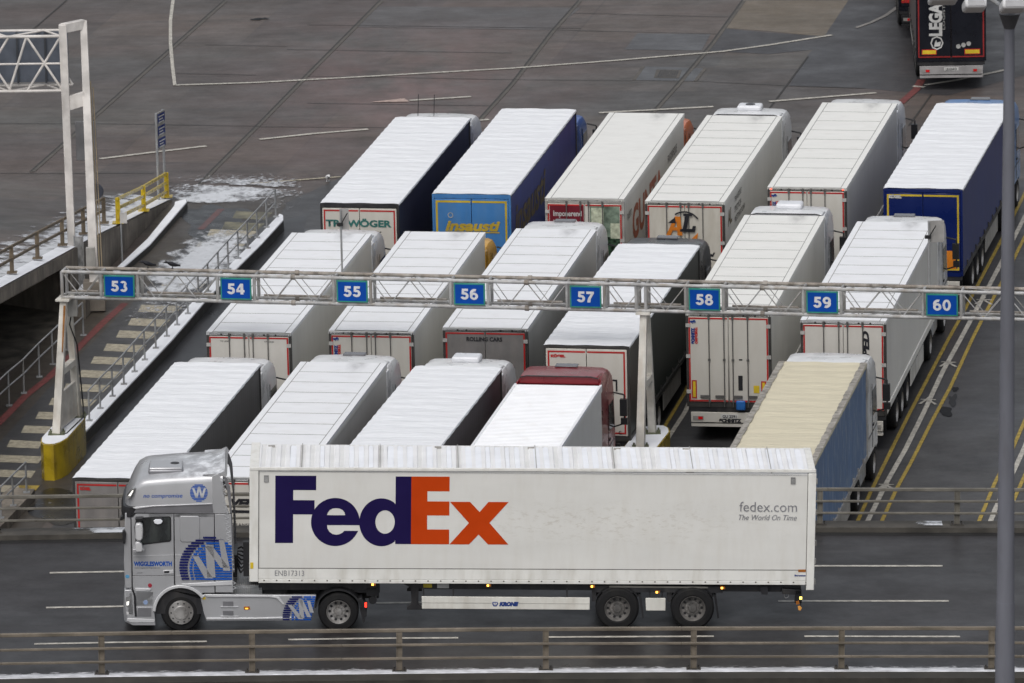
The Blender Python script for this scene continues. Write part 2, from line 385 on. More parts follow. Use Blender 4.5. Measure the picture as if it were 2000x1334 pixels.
def soft_roof_mesh(Lt, H, pitch=.68, amp=.018):
    mb = MB(); nx, ny = 14, int(Lt/.085)
    rnd = random.Random(3); ph = [rnd.random()*6 for _ in range(9)]
    vs = []
    for j in range(ny+1):
        y = Lt*j/ny
        for i in range(nx+1):
            x = W_*i/nx; e = min(x, W_-x)
            z = H-.02+amp*math.cos(2*math.pi*y/pitch)*min(1, e*4)+.010*math.sin(3.1*x+2.3*y+ph[0])*math.sin(2.6*x-1.7*y)+.006*math.sin(7.3*y+1.9*x+ph[1])*math.sin(1.1*y+3*x)
            if e < .01: z = H-.03; 
            vs.append((x+(.008*math.sin(9*y) if e < .01 else 0), y, z))
    a = nx+1
    mb.add(vs, [(j*a+i, j*a+i+1, (j+1)*a+i+1, (j+1)*a+i) for j in range(ny) for i in range(nx)])
    # hems hanging over the edges
    for x, s in ((0, -1), (W_, 1)):
        v = []; 
        for j in range(ny+1):
            y = Lt*j/ny; v += [(x+.008*math.sin(9*y), y, H-.03), (x+s*.012, y, H-.085+.012*math.sin(7*y)*math.sin(2.1*y))]
        mb.add(v, [(2*j, 2*j+1, 2*j+3, 2*j+2) for j in range(ny)])
    mb.box(.01, W_-.01, .01, Lt-.01, H-.14, H-.075, 1)
    return mb
def mirror_mesh():
    def f():
        m = MB()
        m.box(.16, .37, -.10, .06, -.26, .24); a = m.mesh('mirror', plastic)
        k = MB(); k.tube((.28, 0, .25), (.28, 0, -.28), .02); k.tube((-.05, .05, .42), (.28, .02, .36), .025); k.tube((.28, .02, .36), (.28, .0, .25), .025)
        k.tube((-.05, .05, -.62), (.28, .02, -.5), .022); k.tube((.28, .02, -.5), (.28, 0, -.28), .022); k.box(.18, .38, -.08, .05, -.52, -.33)
        return a, k.mesh('mirror_arm', plastic)
    return cached('mirror', f)
def cab_side(v, H):
    "side outline (y forward, z) of a cab by type"
    if v == 'high': return [(0, 1.0), (0, H-.35), (.05, H-.02), (.5, H), (1.35, H-.03), (1.85, H-.22), (2.12, H-.62), (2.2, H-1.1), (2.3, 1.9), (2.32, .95), (1.9, .9), (1.85, 1.0)]
    return [(0, 1.0), (0, H-.25), (.05, H-.05), (.7, H), (1.5, H-.08), (1.95, H-.3), (2.15, H-.7), (2.3, 1.8), (2.32, .95), (1.9, .9), (1.85, 1.0)]
def make_truck(sp):
    x, y, rz = sp['pos']; H = sp.get('H', 4.0); Lt = sp.get('len', 13.6)
    root = empty('articulated_lorry', lotM(x, y, 0, rz), sp['label'], 'lorry', sp.get('group', 'lorries queuing in the numbered lanes'))
    root.name = 'articulated_lorry'
    side = sp.get('side', sidewhite); kind = sp.get('kind', 'hard'); fm = sp.get('frame', dframe)
    # body
    b = MB(); b.box(.03, W_-.03, .10, Lt, 1.22, H-.09)
    if kind == 'hard':
        b.box(.0, W_, .10, Lt, 1.12, 1.34); b.box(0, W_, .10, Lt, H-.22, H-.1)
        for z in (1.12,): pass
    body = b.build('trailer_body', side, root, bevel=.012, seg=1)
    if kind != 'hard':
        r = MB(); r.box(-.004, W_+.004, .08, Lt, 1.10, 1.24, 0); r.box(-.006, .05, .06, Lt, H-.12, H-.085, 0); r.box(W_-.05, W_+.006, .06, Lt, H-.12, H-.085, 0)
        for i in range(1, 12): r.box(W_-.03, W_+.012, .1+i*Lt/12-.02, .1+i*Lt/12+.02, 1.16, 1.38, 0); r.box(-.012, .03, .1+i*Lt/12-.02, .1+i*Lt/12+.02, 1.16, 1.38, 0)
        r.box(-.002, W_+.002, Lt-.06, Lt+.02, 1.15, H-.09)
        r.build('body_rail', sp.get('rail', dframe), root)
        rf = soft_roof_mesh(Lt, H, amp=sp.get('amp', .009)).build('roof', [sp.get('roof', roof_snow), sp.get('roofedge', dframe)], root, smooth=60)
        if sp.get('edgeband'):
            for X0_, X1_ in ((-.01, .17), (W_-.17, W_+.012)):
                q = MB(); ny = 120; vs = []
                for j in range(ny+1):
                    y = Lt*j/ny; wob = .012*math.sin(5*y)+.01*math.sin(13*y); vs += [(X0_+(wob if X0_ > .5 else 0), y, H+.004), (X1_+(wob if X0_ < .5 else 0), y, H+.004)]
                q.add(vs, [(2*j, 2*j+1, 2*j+3, 2*j+2) for j in range(ny)]); q.build('roof_edge_band', mat('grey_brown_tarp_edge', (.27, .25, .22), .6, var=.25, vscale=(4, 4, 4), dirt=(.5, .48, .44), damt=.6), rf)
    else:
        n = sp.get('panels', 11)
        rf = link('roof', cached(('hr', Lt, H, n, sp.get('roof', roof_hard).name, sp.get('fineroof')), lambda: (hard_roof_mesh(Lt, H, 0, n) if not sp.get('fineroof') else rib_roof_mesh(Lt, H)).mesh('roof', [sp.get('roof', roof_hard), dframe, mat('roof_seam_grey', (.27, .265, .25), .6)])), root)
    # rear frame
    fr = MB(); t = sp.get('ft', .07); tb = sp.get('beam', .10)
    fr.box(0, t, .0, .12, 1.10, H-.04); fr.box(W_-t, W_, 0, .12, 1.10, H-.04); fr.box(t, W_-t, 0, .12, H-tb-.02, H-.04); fr.box(t, W_-t, 0, .12, 1.08, 1.24)
    for u in (.45, .72, 1.75, 2.1): fr.box(u-.03, u+.03, -.02, 0, H-tb+.0, H-tb+.05)
    fr.build('rear_frame', fm, root, bevel=.01, seg=1)
    if kind == 'hard':
        k = MB(); k.box(.0, W_, -.0, .10, H-.045, H-.006); k.build('roof_trim', roof_hard, root)
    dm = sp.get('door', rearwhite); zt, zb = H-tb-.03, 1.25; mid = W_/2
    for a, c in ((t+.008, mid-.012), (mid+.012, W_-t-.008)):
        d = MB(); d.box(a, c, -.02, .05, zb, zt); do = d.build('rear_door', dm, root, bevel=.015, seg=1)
        nr = sp.get('rods', 2)
        if nr:
            q = MB(); xs = ([.52, .9] if nr == 2 else [.78])
            for k in xs:
                X = a+(c-a)*k if a < 1 else c-(c-a)*k
                q.tube((X, -.05, zb-.14), (X, -.05, zt+.06), .016); s = -1 if a < 1 else 1
                for z in (zt-.02, (zt+zb)/2, zb+.03): q.box(X-.035, X+.035, -.07, -.02, z-.03, z+.03)
                q.box(min(X, X+s*.28), max(X, X+s*.28), -.075, -.045, zb+.14, zb+.22)
                q.box(X-.03, X+.03, -.08, -.03, zt+.04, zt+.10)
            lo = q.build('lock_rod', mat('zinc_rod', (.13, .125, .12), .5, .3), do)
        q = MB(); X = a if a < 1 else c; s = 1 if a < 1 else -1
        for z in (zt-.26, (zt+zb)/2+.1, zb+.32): q.box(min(X-s*.075, X+s*.05), max(X-s*.075, X+s*.05), -.045, -.02, z-.055, z+.055)
        if sp.get('hinges', kind == 'hard'): q.build('hinge', mat('hinge_metal', (.5, .49, .47), .4, .2), do)
    tm = sp.get('tape', red)
    if tm:
        q = MB(); i = sp.get('inset', .015); wt = sp.get('tapew', .05); x0, x1, z0, z1 = t+i, W_-t-i, zb+i, zt-i
        q.box(x0, x0+wt, -.026, -.021, z0, z1); q.box(x1-wt, x1, -.026, -.021, z0, z1)
        for a, c in ((x0+wt, mid-.03), (mid+.03, x1-wt)): q.box(a, c, -.026, -.021, z1-wt, z1); q.box(a, c, -.026, -.021, z0, z0+wt)
        q.build('reflective_tape', tm, root, smooth=0)
    # running gear
    u = MB(); u.box(.7, .85, .3, Lt-.2, .92, 1.12); u.box(1.72, 1.87, .3, Lt-.2, .92, 1.12)
    for k in range(9): u.box(.05, W_-.05, .6+k*1.5, .68+k*1.5, .98, 1.12)
    u.box(.05, W_-.05, .02, .2, .96, 1.1); u.box(.5, .62, .05, .2, .5, 1.0); u.box(1.95, 2.07, .05, .2, .5, 1.0)
    for k in range(3): u.tube((.3, 2.9+k*1.31, .5), (2.27, 2.9+k*1.31, .5), .07)
    u.build('underframe', black, root)
    bp = MB(); bc = sp.get('bumper', rearwhite); bp.box(.12, W_-.12, -.03, .05, .62, .93); bp.box(.12, W_-.12, .0, .06, .48, .58)
    bo = bp.build('bumper', bc, root, bevel=.01, seg=1)
    for xx, s in ((.18, 1), (W_-.18, -1)):
        q = MB(); q.box(min(xx, xx+s*.32), max(xx, xx+s*.32), -.05, -.03, .70, .82, 0); q.box(min(xx+s*.16, xx+s*.3), max(xx+s*.16, xx+s*.3), -.056, -.05, .715, .805, 1)
        q.build('tail_light', [mat('lamp_housing', (.25, .24, .23), .3), mat('red_lens', (.5, .01, .012), .15, emit=(sp.get('lit', 0) or 0))], bo)
    q = MB(); q.box(1.02, 1.55, -.045, -.03, .76, .88); q.build('number_plate', mat('plate_white', (.62, .62, .6), .4), bo)
    place(text_mesh(sp.get('plate', 'GU 2591'), .12, .004, width=.42), ltext, bo, 'rear', 1.08, .775, -.049)
    for xx in (.2, 1.85):
        q = MB(); q.box(xx, xx+.5, 1.55, 1.58, .25, .9); q.build('mudflap', plastic, root)
    rim = sp.get('rim', 'silver')
    for k in range(3):
        for xx in (.22, W_-.22): add_wheel(root, xx, 2.9+k*1.31, .5, .5, .36, rim)
    for s in (0, 1):
        q = MB(); X = .05 if s == 0 else W_-.07
        q.box(X, X+.02, 6.4, 9.8, .45, 1.0); q.build('side_guard', sp.get('guard', gframe if kind != 'hard' else mat('guard_white', (.6, .59, .56), .45, dirt=(.2, .18, .15))), root)
        q = MB(); X = .35 if s == 0 else W_-.35; q.box(X-.06, X+.06, 10.3, 10.44, .25, 1.1); q.box(X-.12, X+.12, 10.22, 10.52, .2, .25); q.build('landing_leg', black, root)
    # tractor
    cm = sp.get('cab', white); cy = Lt+sp.get('gap', .45); CH = sp.get('cabH', 3.72); v = sp.get('cabtype', 'high')
    cx0, cx1 = .04, W_-.04
    c = MB(); o2 = cab_side(v, CH)
    secs = []
    for X, k, dz in ((cx0, .86, -.16), (cx0+.06, .95, -.05), (cx0+.2, 1, -.0), (.8, 1, .02), (W_/2, 1, .03), (W_-.8, 1, .02), (cx1-.2, 1, 0), (cx1-.06, .95, -.05), (cx1, .86, -.16)):
        secs.append([(X, cy+1.15+(py-1.15)*((k+1)/2 if py > 1.15 else 1), (pz+(dz if pz > 2.6 else 0))) for py, pz in o2])
    c.loft(secs); cab = c.build('cab', cm, root, smooth=38)
    q = MB(); q.add([(cx0+.22, cy+2.225, 3.0), (cx1-.22, cy+2.225, 3.0), (cx1-.16, cy+2.34, 2.05), (cx0+.16, cy+2.34, 2.05)], [(0, 1, 2, 3)]); q.add([(cx0+.22, cy+2.2, 3.0), (cx1-.22, cy+2.2, 3.0), (cx1-.16, cy+2.3, 2.05), (cx0+.16, cy+2.3, 2.05)], [(0, 1, 2, 3)])
    q.build('windscreen', glass, cab)
    for X, s in ((cx0, -1), (cx1, 1)):
        q = MB(); q.prism([(cy+1.15, 2.02), (cy+1.15, 2.78), (cy+1.95, 2.78), (cy+2.08, 2.3), (cy+2.08, 1.95)], X-s*.02, X+s*.006, 'x'); q.build('side_window', glass, cab)
        q = MB(); q.box(min(X, X+s*.012), max(X, X+s*.012), cy+1.0, cy+1.02, 1.1, 3.0); q.box(min(X, X+s*.012), max(X, X+s*.012), cy+.1, cy+2.1, 1.55, 1.58); q.box(min(X, X+s*.03), max(X, X+s*.03), cy+1.1, cy+1.3, 1.72, 1.78)
        q.build('door_seam', plastic, cab)
        a, k = mirror_mesh(); mo = link('mirror', a, cab); mo.location = (X+s*.05, cy+1.95, 2.55); mo.rotation_euler = (0, 0, 0) if s > 0 else (0, 0, math.pi); link('mirror_arm', k, mo)
    # wind deflector wings and roof spoiler
    for X, s in ((cx0, 1), (cx1, -1)):
        q = MB(); q.box(min(X, X+s*.05), max(X, X+s*.05), cy-.28, cy+.1, 1.05, CH-.12); q.build('side_deflector', cm, cab, bevel=.02)
    if sp.get('spoiler', True):
        q = MB(); sh = sp.get('spoilH', .05)
        q.loft([[(cx0+.06, cy-.1, CH-.2), (cx0+.06, cy+.9, CH-.1), (cx0+.1, cy+.5, CH+sh*.5), (cx0+.12, cy-.1, CH+sh*.9)], [(.5, cy-.12, CH-.2), (.5, cy+1.1, CH-.02), (.5, cy+.6, CH+sh*.7), (.5, cy-.12, CH+sh)],
                [(W_-.5, cy-.12, CH-.2), (W_-.5, cy+1.1, CH-.02), (W_-.5, cy+.6, CH+sh*.7), (W_-.5, cy-.12, CH+sh)], [(cx1-.06, cy-.1, CH-.2), (cx1-.06, cy+.9, CH-.1), (cx1-.1, cy+.5, CH+sh*.5), (cx1-.12, cy-.1, CH+sh*.9)]])
        q.build('roof_spoiler', sp.get('spoilm', cm), cab, bevel=.02)
    if sp.get('rim'+'line'):
        q = MB(); z_ = CH+sh+.012; q.path([(cx0+.1, cy-.16, z_-.05), (cx0+.3, cy-.17, z_), (cx1-.3, cy-.17, z_), (cx1-.1, cy-.16, z_-.05)], .022); q.build('spoiler_edge_or_gap_shade', sp['rimline'], cab)  # edge trim; some black ones paint the dark gap between cab and trailer
    if sp.get('hatch', True):
        q = MB(); q.box(.95, 1.62, cy+1.15, cy+1.5, CH, CH+.045); q.build('roof_hatch', mat('smoked_hatch', (.12, .12, .13), .2), cab, bevel=.03)
    if sp.get('ac'):
        q = MB(); q.box(.85, 1.68, cy+.7, cy+1.3, CH+.0, CH+.19); ao = q.build('roof_air_conditioner', paint('ac_white', (.66, .67, .70)), cab, bevel=.07, seg=3)
        if sp['ac'] == 2: q = MB(); q.lathe([(0, .001), (.0, .17), (.012, .16), (.012, .001)], c=(1.28, cy+1.0, CH+.19), axis='z', n=20); q.build('fan_grille', plastic, ao)
    if sp.get('stacks'):
        q = MB()
        for X in sp['stacks']: q.tube((X, cy+.8, CH), (X+.03, cy+.85, CH+.75), .012)
        q.build('aerial', plastic, cab)
    ch = MB(); ch.box(.85, 1.0, cy-3.3, cy+2, .7, .95); ch.box(1.57, 1.72, cy-3.3, cy+2, .7, .95); ch.box(.2, W_-.2, cy+2.0, cy+2.3, .35, .95); ch.tube((.3, cy-1.4-.9, .5), (2.27, cy-1.4-.9, .5), .08); ch.tube((.3, cy+1.45, .5), (2.27, cy+1.45, .5), .07)
    ch.build('chassis', black, root)
    for X in (.12, W_-.72):
        q = MB(); q.box(X, X+.6, cy-1.3, cy+.1, .4, .95); q.build('fuel_tank', steel, root, bevel=.12, seg=3)
    for X in (.2, W_-.2): add_wheel(root, X, cy+1.45, .5, .5, .32, rim)
    for X in (.34, W_-.34): add_wheel(root, X, cy-2.3, .5, .5, .58, rim)
    for f in sp.get('extra', []): f(root, sp)
    return root
def rib_roof_mesh(Lt, H):
    mb = MB(); mb.box(0, .07, 0, Lt, H-.1, H-.004); mb.box(W_-.07, W_, 0, Lt, H-.1, H-.004); mb.box(.07, W_-.07, 0, Lt, H-.1, H-.035, 0)
    n = int(Lt/.16)
    for i in range(n): mb.prism([(.16*i+.05, H-.035), (.16*i+.075, H-.015), (.16*i+.12, H-.015), (.16*i+.145, H-.035)], .07, W_-.07, 'x')
    return mb

# emblems ---------------------------------------------------------
navy = mat('navy_lettering', (.02, .05, .22), .4); redl = mat('red_lettering', (.5, .03, .03), .4); oran = mat('orange_lettering', (.55, .17, .02), .4)
def T(txt, a, b, size, m, face='rear', rot=0, bold=0, shear=0, width=None, off=None):
    def f(root, sp):
        o = off if off is not None else (-.034 if face == 'rear' else W_+(.006 if sp.get('kind', 'hard') == 'hard' else .012)-(.03 if face == 'side' else 0))
        place(text_mesh(txt, size, bold, shear, width=width), m, root, face, a, b, o, rot)
    return f
ELE = [(0, .18), (.05, .24), (.06, .3), (.1, .29), (.12, .22), (.2, .24), (.24, .17), (.34, .2), (.46, .17), (.5, .08), (.49, -.02), (.45, -.12), (.42, -.12), (.42, 0), (.38, .02), (.35, -.1), (.31, -.1), (.3, .02), (.22, .03), (.21, -.08), (.17, -.07), (.15, .05), (.08, .08), (.06, .17)]
def schmitz(zc, full=True, x0=.16):
    def f(root, sp):
        me = poly_mesh([[(px*.36, pz*.36) for px, pz in ELE]]); place(me, navy, root, 'rear', x0-.01, zc-.05, -.034, .5, 'emblem')
        place(text_mesh('SCHMITZ', .125, .012, width=.50), navy, root, 'rear', x0+.10, zc-.66, -.034, math.pi/2)
        place(text_mesh('CARGOBULL', .10, .008, .25, width=.52), redl, root, 'rear', x0+.19, zc-.66, -.034, math.pi/2)
    return f
def plates(root, sp):
    for a, c in ((.16, .31), (W_-.31, W_-.16)):
        q = MB(); q.box(a, c, -.032, -.026, 1.36, 1.92); q.build('marker_plate', red, root, smooth=0)
        q = MB(); q.box(a+.035, c-.035, -.036, -.032, 1.40, 1.88); q.build('marker_plate', yellow, root, smooth=0)
def hplates(root, sp):
    for a, c in ((.2, .75), (W_-.8, W_-.22)):
        q = MB(); q.box(a, c, -.032, -.026, 1.36, 1.56); q.build('marker_plate', red, root, smooth=0)
        q = MB(); q.box(a+.03, c-.03, -.036, -.032, 1.39, 1.53); q.build('marker_plate', yellow, root, smooth=0)
def quad(m, a0, a1, b0, b1, face='rear', off=None, name='panel_picture'):
    def f(root, sp):
        o = off if off is not None else (-.0245 if face == 'rear' else W_-.024)
        place(poly_mesh([[(0, 0), (a1-a0, 0), (a1-a0, b1-b0), (0, b1-b0)]]), m, root, face, a0, b0, o, name=name)
    return f
def emb(loops, m, a, b, face='rear', off=None, rot=0):
    def f(root, sp):
        o = off if off is not None else (-.034 if face == 'rear' else W_-.018)
        place(poly_mesh(loops), m, root, face, a, b, o, rot, 'emblem')
    return f
def vent_slot(root, sp):
    q = MB(); q.box(1.57, 1.70, -.03, -.022, 1.62, 2.08); q.build('inspection_plate', plastic, root)
    q = MB(); q.box(1.60, 1.70, -.028, -.022, 2.55, 2.59); q.build('door_catch', plastic, root)
    q = MB(); q.box(1.50, 1.78, -.12, -.03, 1.02, 1.32); q.build('blue_cover', mat('blue_plastic', (.02, .13, .42), .35), root, bevel=.04)
    place(text_mesh('SCHMITZ', .13, .012, width=.68), ltext, root, 'rear', .97, .64, -.034)
    q = MB(); q.box(2.03, 2.2, -.03, -.022, 1.55, 1.78); q.build('warning_sticker', yellow, root)
def star(root, sp): pass
def arc(cx, cy, r1, r2, a0, a1, n=24):
    return ell(cx, cy, r1, r1, n, a0, a1)+ell(cx, cy, r2, r2, n, a1, a0)
AL_A = [(0, 0), (.15, 0), (.21, .16), (.36, .16), (.37, 0), (.53, 0), (.47, .62), (.29, .62)]
AL_A2 = [(.26, .27), (.355, .27), (.345, .48)]
AL_L = [(0, 0), (.48, 0), (.52, .2), (.42, .2), (.39, .1), (.22, .1), (.31, .52), (.40, .52), (.41, .6), (.12, .6), (.11, .52), (.18, .52), (.09, .1), (0, .08)]
C6y = mat('yellow_contour_tape', (.5, .36, .03), .4)

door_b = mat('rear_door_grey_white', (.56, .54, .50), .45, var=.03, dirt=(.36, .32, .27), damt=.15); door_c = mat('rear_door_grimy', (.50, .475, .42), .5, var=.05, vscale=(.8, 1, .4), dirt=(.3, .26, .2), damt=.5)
grp = 'lorries queuing in the numbered lanes'
blue1 = tarp('dark_blue_tarp', (.020, .038, .21)); blue2 = tarp('royal_blue_tarp', (.012, .025, .135), dirt=(.09, .1, .16), damt=.35)
slate = tarp('slate_tarp', (.035, .037, .052)); grey_t = tarp('charcoal_tarp', (.075, .075, .08)); plum = tarp('dark_plum_tarp', (.07, .06, .07)); green_t = tarp('black_green_tarp', (.018, .024, .022))
sky_t = tarp('faded_blue_tarp', (.075, .155, .31), dirt=(.34, .40, .46), damt=.9, wave=.25)
azure = mat('azure_door', (.05, .175, .41), .35, var=.05, dirt=(.12, .2, .3), damt=.3)
navyd = mat('navy_door', (.004, .012, .085), .3, var=.04)
maroon = mat('maroon_door', (.13, .01, .02), .35)
cabred = paint('red_cab', (.20, .014, .02)); cabyel = paint('yellow_cab', (.62, .33, .02)); cabblue = paint('blue_cab', (.02, .09, .34)); cabw = paint('white_cab', (.72, .73, .74)); cabdk = paint('black_cab', (.02, .022, .028)); caborw = paint('orange_cab', (.5, .12, .03)); cablb = paint('light_blue_cab', (.12, .25, .5))
def P(k): return FIT[k]
FIT = {'A1': (-12.22, 200.26, 9.75), 'A2': (-8.44, 199.91, 9.46), 'A3': (-5.39, 199.19, 10.79), 'A5': (5.43, 198.66, 9.90), 'B1': (-9.11, 217.41, 9.45), 'B2': (-5.46, 217.23, 9.15), 'B3': (-2.06, 217.31, 9.61), 'B4': (.918, 214.87, 10.45),
       'B5': (5.219, 218.55, 9.50), 'B6': (8.606, 217.26, 10.02), 'C1': (-6.077, 235.25, 9.70), 'C2': (-2.482, 236.28, 9.74), 'C3': (1.159, 235.14, 9.76), 'C4': (4.356, 234.36, 10.14), 'C5': (8.344, 236.06, 10.10), 'C6': (12.057, 235.63, 10.68)}
def pos(k):
    x, y, a = FIT[k]; return (x, y, -R(a))
hand = .0
green_letter = mat('green_lettering', (.03, .14, .125), .5); yl = mat('yellow_lettering', (.44, .31, .04), .4); goldl = mat('faded_gold_lettering', (.15, .115, .06), .5)
whl = mat('white_lettering', (.5, .5, .49), .4); pale = mat('pale_lettering', (.35, .35, .34), .5)
SP = [
 dict(key='A1', kind='soft', side=grey_t, door=greydoor, rods=0, inset=.06, tapew=.05, cab=cabw, hatch=False, label='charcoal curtain side lorry with a snowy roof, just behind the silver cab',
      extra=[T('KÖGEL', .22, 3.64, .11, redl, bold=.008, width=.30)]),
 dict(key='A2', roof=roof_hard2, cab=cabw, cabH=3.8, rimline=plastic, label='white panelled trailer whose rear shows between the silver cab and its white box',
      extra=[T('VENNING', .62, 3.18, .30, ltext, bold=.02, shear=.3, width=1.7), quad(ltext, .62, 1.3, 3.0, 3.08, off=-.034, name='lettering'), T('TRANSPORT LOGISTIK', .62, 2.62, .12, ltext, width=1.5), T('+421 905 28', .66, 2.28, .22, ltext, bold=.01, width=1.5), T('e-mail: vhtrans', .62, 1.85, .2, ltext, width=1.5)]),
 dict(key='A3', kind='soft', side=plum, door=greydoor, cab=cabw, cabH=3.8, ac=1, label='plum grey curtain side lorry between a panelled trailer and the red cab'),
 dict(key='A4', pos=None, rimline=plastic, len=9.2, fineroof=True, roof=roof_hard2, cab=cabred, cabH=3.9, spoilH=.04, hatch=True, H=3.75, gap=.25, label='lorry with a red cab and a short ribbed white box',
      extra=[T('200', 3.4, 2.15, .9, ltext, 'side', bold=.02, width=1.3)]),
 dict(key='A5', kind='soft', edgeband=True, side=sky_t, roof=roof_cream, roofedge=gframe, rail=gframe, cab=cabw, cabH=3.84, hatch=False, label='cream roofed lorry with faded blue curtain sides at the bottom right',
      extra=[T('PETR', .8, 1.55, .9, pale, 'side', rot=0, bold=.02, shear=.2, width=2.6)]),
 dict(key='B1', door=door_b, roof=roof_hard2, cab=cabw, hatch=False, label='white panelled trailer parked at the left end of the middle row, under number 54', extra=[T('TIP LEASE', .42, 3.70, .07, ltext, width=.3), T('TIP LEASE', 1.75, 3.70, .07, ltext, width=.3)]),
 dict(key='B2', roof=roof_hard2, cab=cabyel, cabtype='low', cabH=3.45, spoiler=False, label='white panelled trailer pulled by a yellow cab, under number 55', extra=[schmitz(3.72)]),
 dict(key='B3', roof=roof_hard2, door=greydoor, rods=0, cab=cabw, cabH=3.85, rimline=mat('tan_trim', (.55, .38, .18), .5), label='panelled trailer with dark grey rear doors reading ROLLING CARS', extra=[T('ROLLING CARS', .72, 3.6, .17, ltext, bold=.006, width=1.08)]),
 dict(key='B4', kind='soft', side=green_t, rods=0, inset=.06, tapew=.05, cab=cabdk, cabH=3.8, label='black green curtain side lorry with a black cab, behind the middle gantry leg',
      extra=[T('KÖGEL', .22, 3.62, .10, redl, bold=.008, width=.44), T('JNX GROUP', 1.0, 2.45, .16, ltext, width=1.1), emb([[(0, 0), (.05, 0), (.05, .30), (.40, .30), (.40, 0), (.45, 0), (.45, .35), (0, .35)]], ltext, 1.75, 2.62), emb([arc(0, 0, .055, .035, 60, 330)], ltext, 2.27, 1.36)]),
 dict(key='B5', cab=cabw, rimline=plastic, ac=1, cabH=3.92, label='white panelled trailer with a blue cover on its rear, under number 58', extra=[schmitz(3.70), plates, vent_slot]),
 dict(key='B6', door=door_b, cab=cabw, cabH=3.8, roof=roof_hard2, rimline=cabred, label='white panelled trailer with PED lettering on its door, rightmost of the middle row', extra=[T('EXPED', 2.05, 2.35, .27, ltext, rot=math.pi/2, bold=.015, shear=.2, width=1.35)]),
 dict(key='C1', kind='soft', side=slate, rods=0, inset=.05, cab=cabw, stacks=(.55, 1.1), beam=.16, frame=black, cabH=3.76, hatch=False, label='slate curtain side lorry with white doors lettered in green, left end of the far row',
      extra=[T('TRAWÖGER', .18, 3.22, .30, green_letter, bold=.012, width=2.15), T('www.trawoeger.net', .45, 2.97, .2, ltext, shear=.5, width=1.55), T('+43 7612 / 47 680', .9, 2.0, .16, ltext, width=1.3)]),
 dict(key='C2', kind='soft', side=blue1, door=azure, frame=azure, tape=C6y, inset=.05, tapew=.065, rods=0, beam=.16, cab=cabblue, cabtype='low', gap=.5, cabH=3.45, spoiler=False, hatch=False, label='blue curtain side lorry with azure doors edged in yellow',
      extra=[T('insausti', .42, 2.78, .46, yl, bold=.02, shear=.25, width=1.8), quad(yl, .42, 2.2, 2.70, 2.74, off=-.034, name='lettering'), emb([arc(0, 0, .09, .065, 0, 359)], pale, .60, 3.28), T('insausti', .9, 2.35, 1.5, goldl, 'side', bold=.04, shear=.25, width=6.2)]),
 dict(key='C3', side=sidewhite, panels=1, cab=caborw, cabH=3.5, cabtype='low', spoiler=False, hatch=False, beam=.15, frame=gframe, label='white box lorry with maroon and green picture doors and an orange cab',
      extra=[quad(maroon, .15, 1.26, 1.3, 3.78), T('Imponerend', .27, 3.42, .25, whl, bold=.005, width=.92), T('Innemend', .27, 3.12, .25, whl, bold=.005, width=.76), T('Innovatief', .27, 2.82, .25, whl, bold=.005, width=.76),
             quad(mat('pale_green_print', (.16, .21, .16), .4, var=.3, vscale=(3, 3, 2)), 1.46, 2.42, 1.3, 3.76), quad(mat('pale_print', (.45, .48, .36), .4, var=.2, vscale=(6, 6, 6)), 1.5, 1.9, 2.6, 3.7, off=-.028), quad(mat('dark_green_print', (.03, .06, .035), .4, var=.5, vscale=(9, 9, 9)), 1.9, 2.42, 2.0, 2.75, off=-.028), quad(mat('pale_print', (1, 1, 1)), 2.12, 2.42, 2.7, 3.2, off=-.031),
             T('TRANSPORT', .75, 3.1, .32, ltext, 'side', width=1.0), T('GUNTA', 1.9, 2.2, 1.5, redl and mat('orange_red_lettering', (.42, .09, .03), .4), 'side', bold=.05, width=6.6), T('FRIGORIFIQUE', 9.8, 3.05, .4, ltext, 'side', width=2.1)]),
 dict(key='C4', door=door_c, cab=cabw, rimline=plastic, ac=2, cabH=3.9, hatch=False, label='white panelled trailer with the orange and black AL emblem on its doors',
      extra=[emb([AL_A, AL_A2], oran, .68, 2.90, off=-.078), emb([AL_L], ltext, 1.13, 3.02, off=-.080), emb([arc(1.28, 3.14, .56, .51, 35, 125)], ltext, 0, 0, off=-.082), emb([[(.74, 3.30), (.98, 3.50), (1.0, 3.30)]], ltext, 0, 0, off=-.084), emb([arc(1.28, 3.32, .68, .62, 222, 300)], oran, 0, 0, off=-.082), emb([[(1.42, 2.72), (1.72, 3.0), (1.66, 2.66)]], oran, 0, 0, off=-.084), T('alcarga.pl', 1.2, 2.22, .17, ltext, shear=.3, bold=.01, width=1.05),
             T('AL', .9, 3.0, .7, goldl, 'side', bold=.02, width=.9), T('TRANSPORT', 2.4, 3.45, .28, ltext, 'side', width=1.6), T('SPEDYCJA', 2.4, 3.12, .28, ltext, 'side', width=1.5), T('MIEDZYNARODOWA', 2.4, 2.79, .28, ltext, 'side', width=2.3)]),
 dict(key='C5', cab=cabw, panels=9, cabH=3.77, hatch=False, label='white panelled trailer with two tiny red lamps, beside the navy doored lorry', extra=[schmitz(3.70)]),
 dict(key='C6', kind='soft', side=blue2, door=navyd, frame=navyd, rods=0, tape=C6y, inset=.05, tapew=.06, cab=cablb, cabH=3.77, beam=.14, roofedge=black, label='dark blue curtain side lorry with navy doors edged in yellow',
      extra=[T('KÖGEL', .18, 3.66, .13, whl, bold=.012, width=.42), quad(mat('orange_sticker', (.62, .2, .02), .4), 2.0, 2.35, 1.35, 1.95, off=-.03, name='sticker')]),
]
a4 = L(1005, 748, 3.75)            # front left roof corner of the short box
a4r = -R(9.9); SP[3]['pos'] = (a4.x-9.2*math.sin(R(9.9)), a4.y-9.2*math.cos(R(9.9)), a4r)
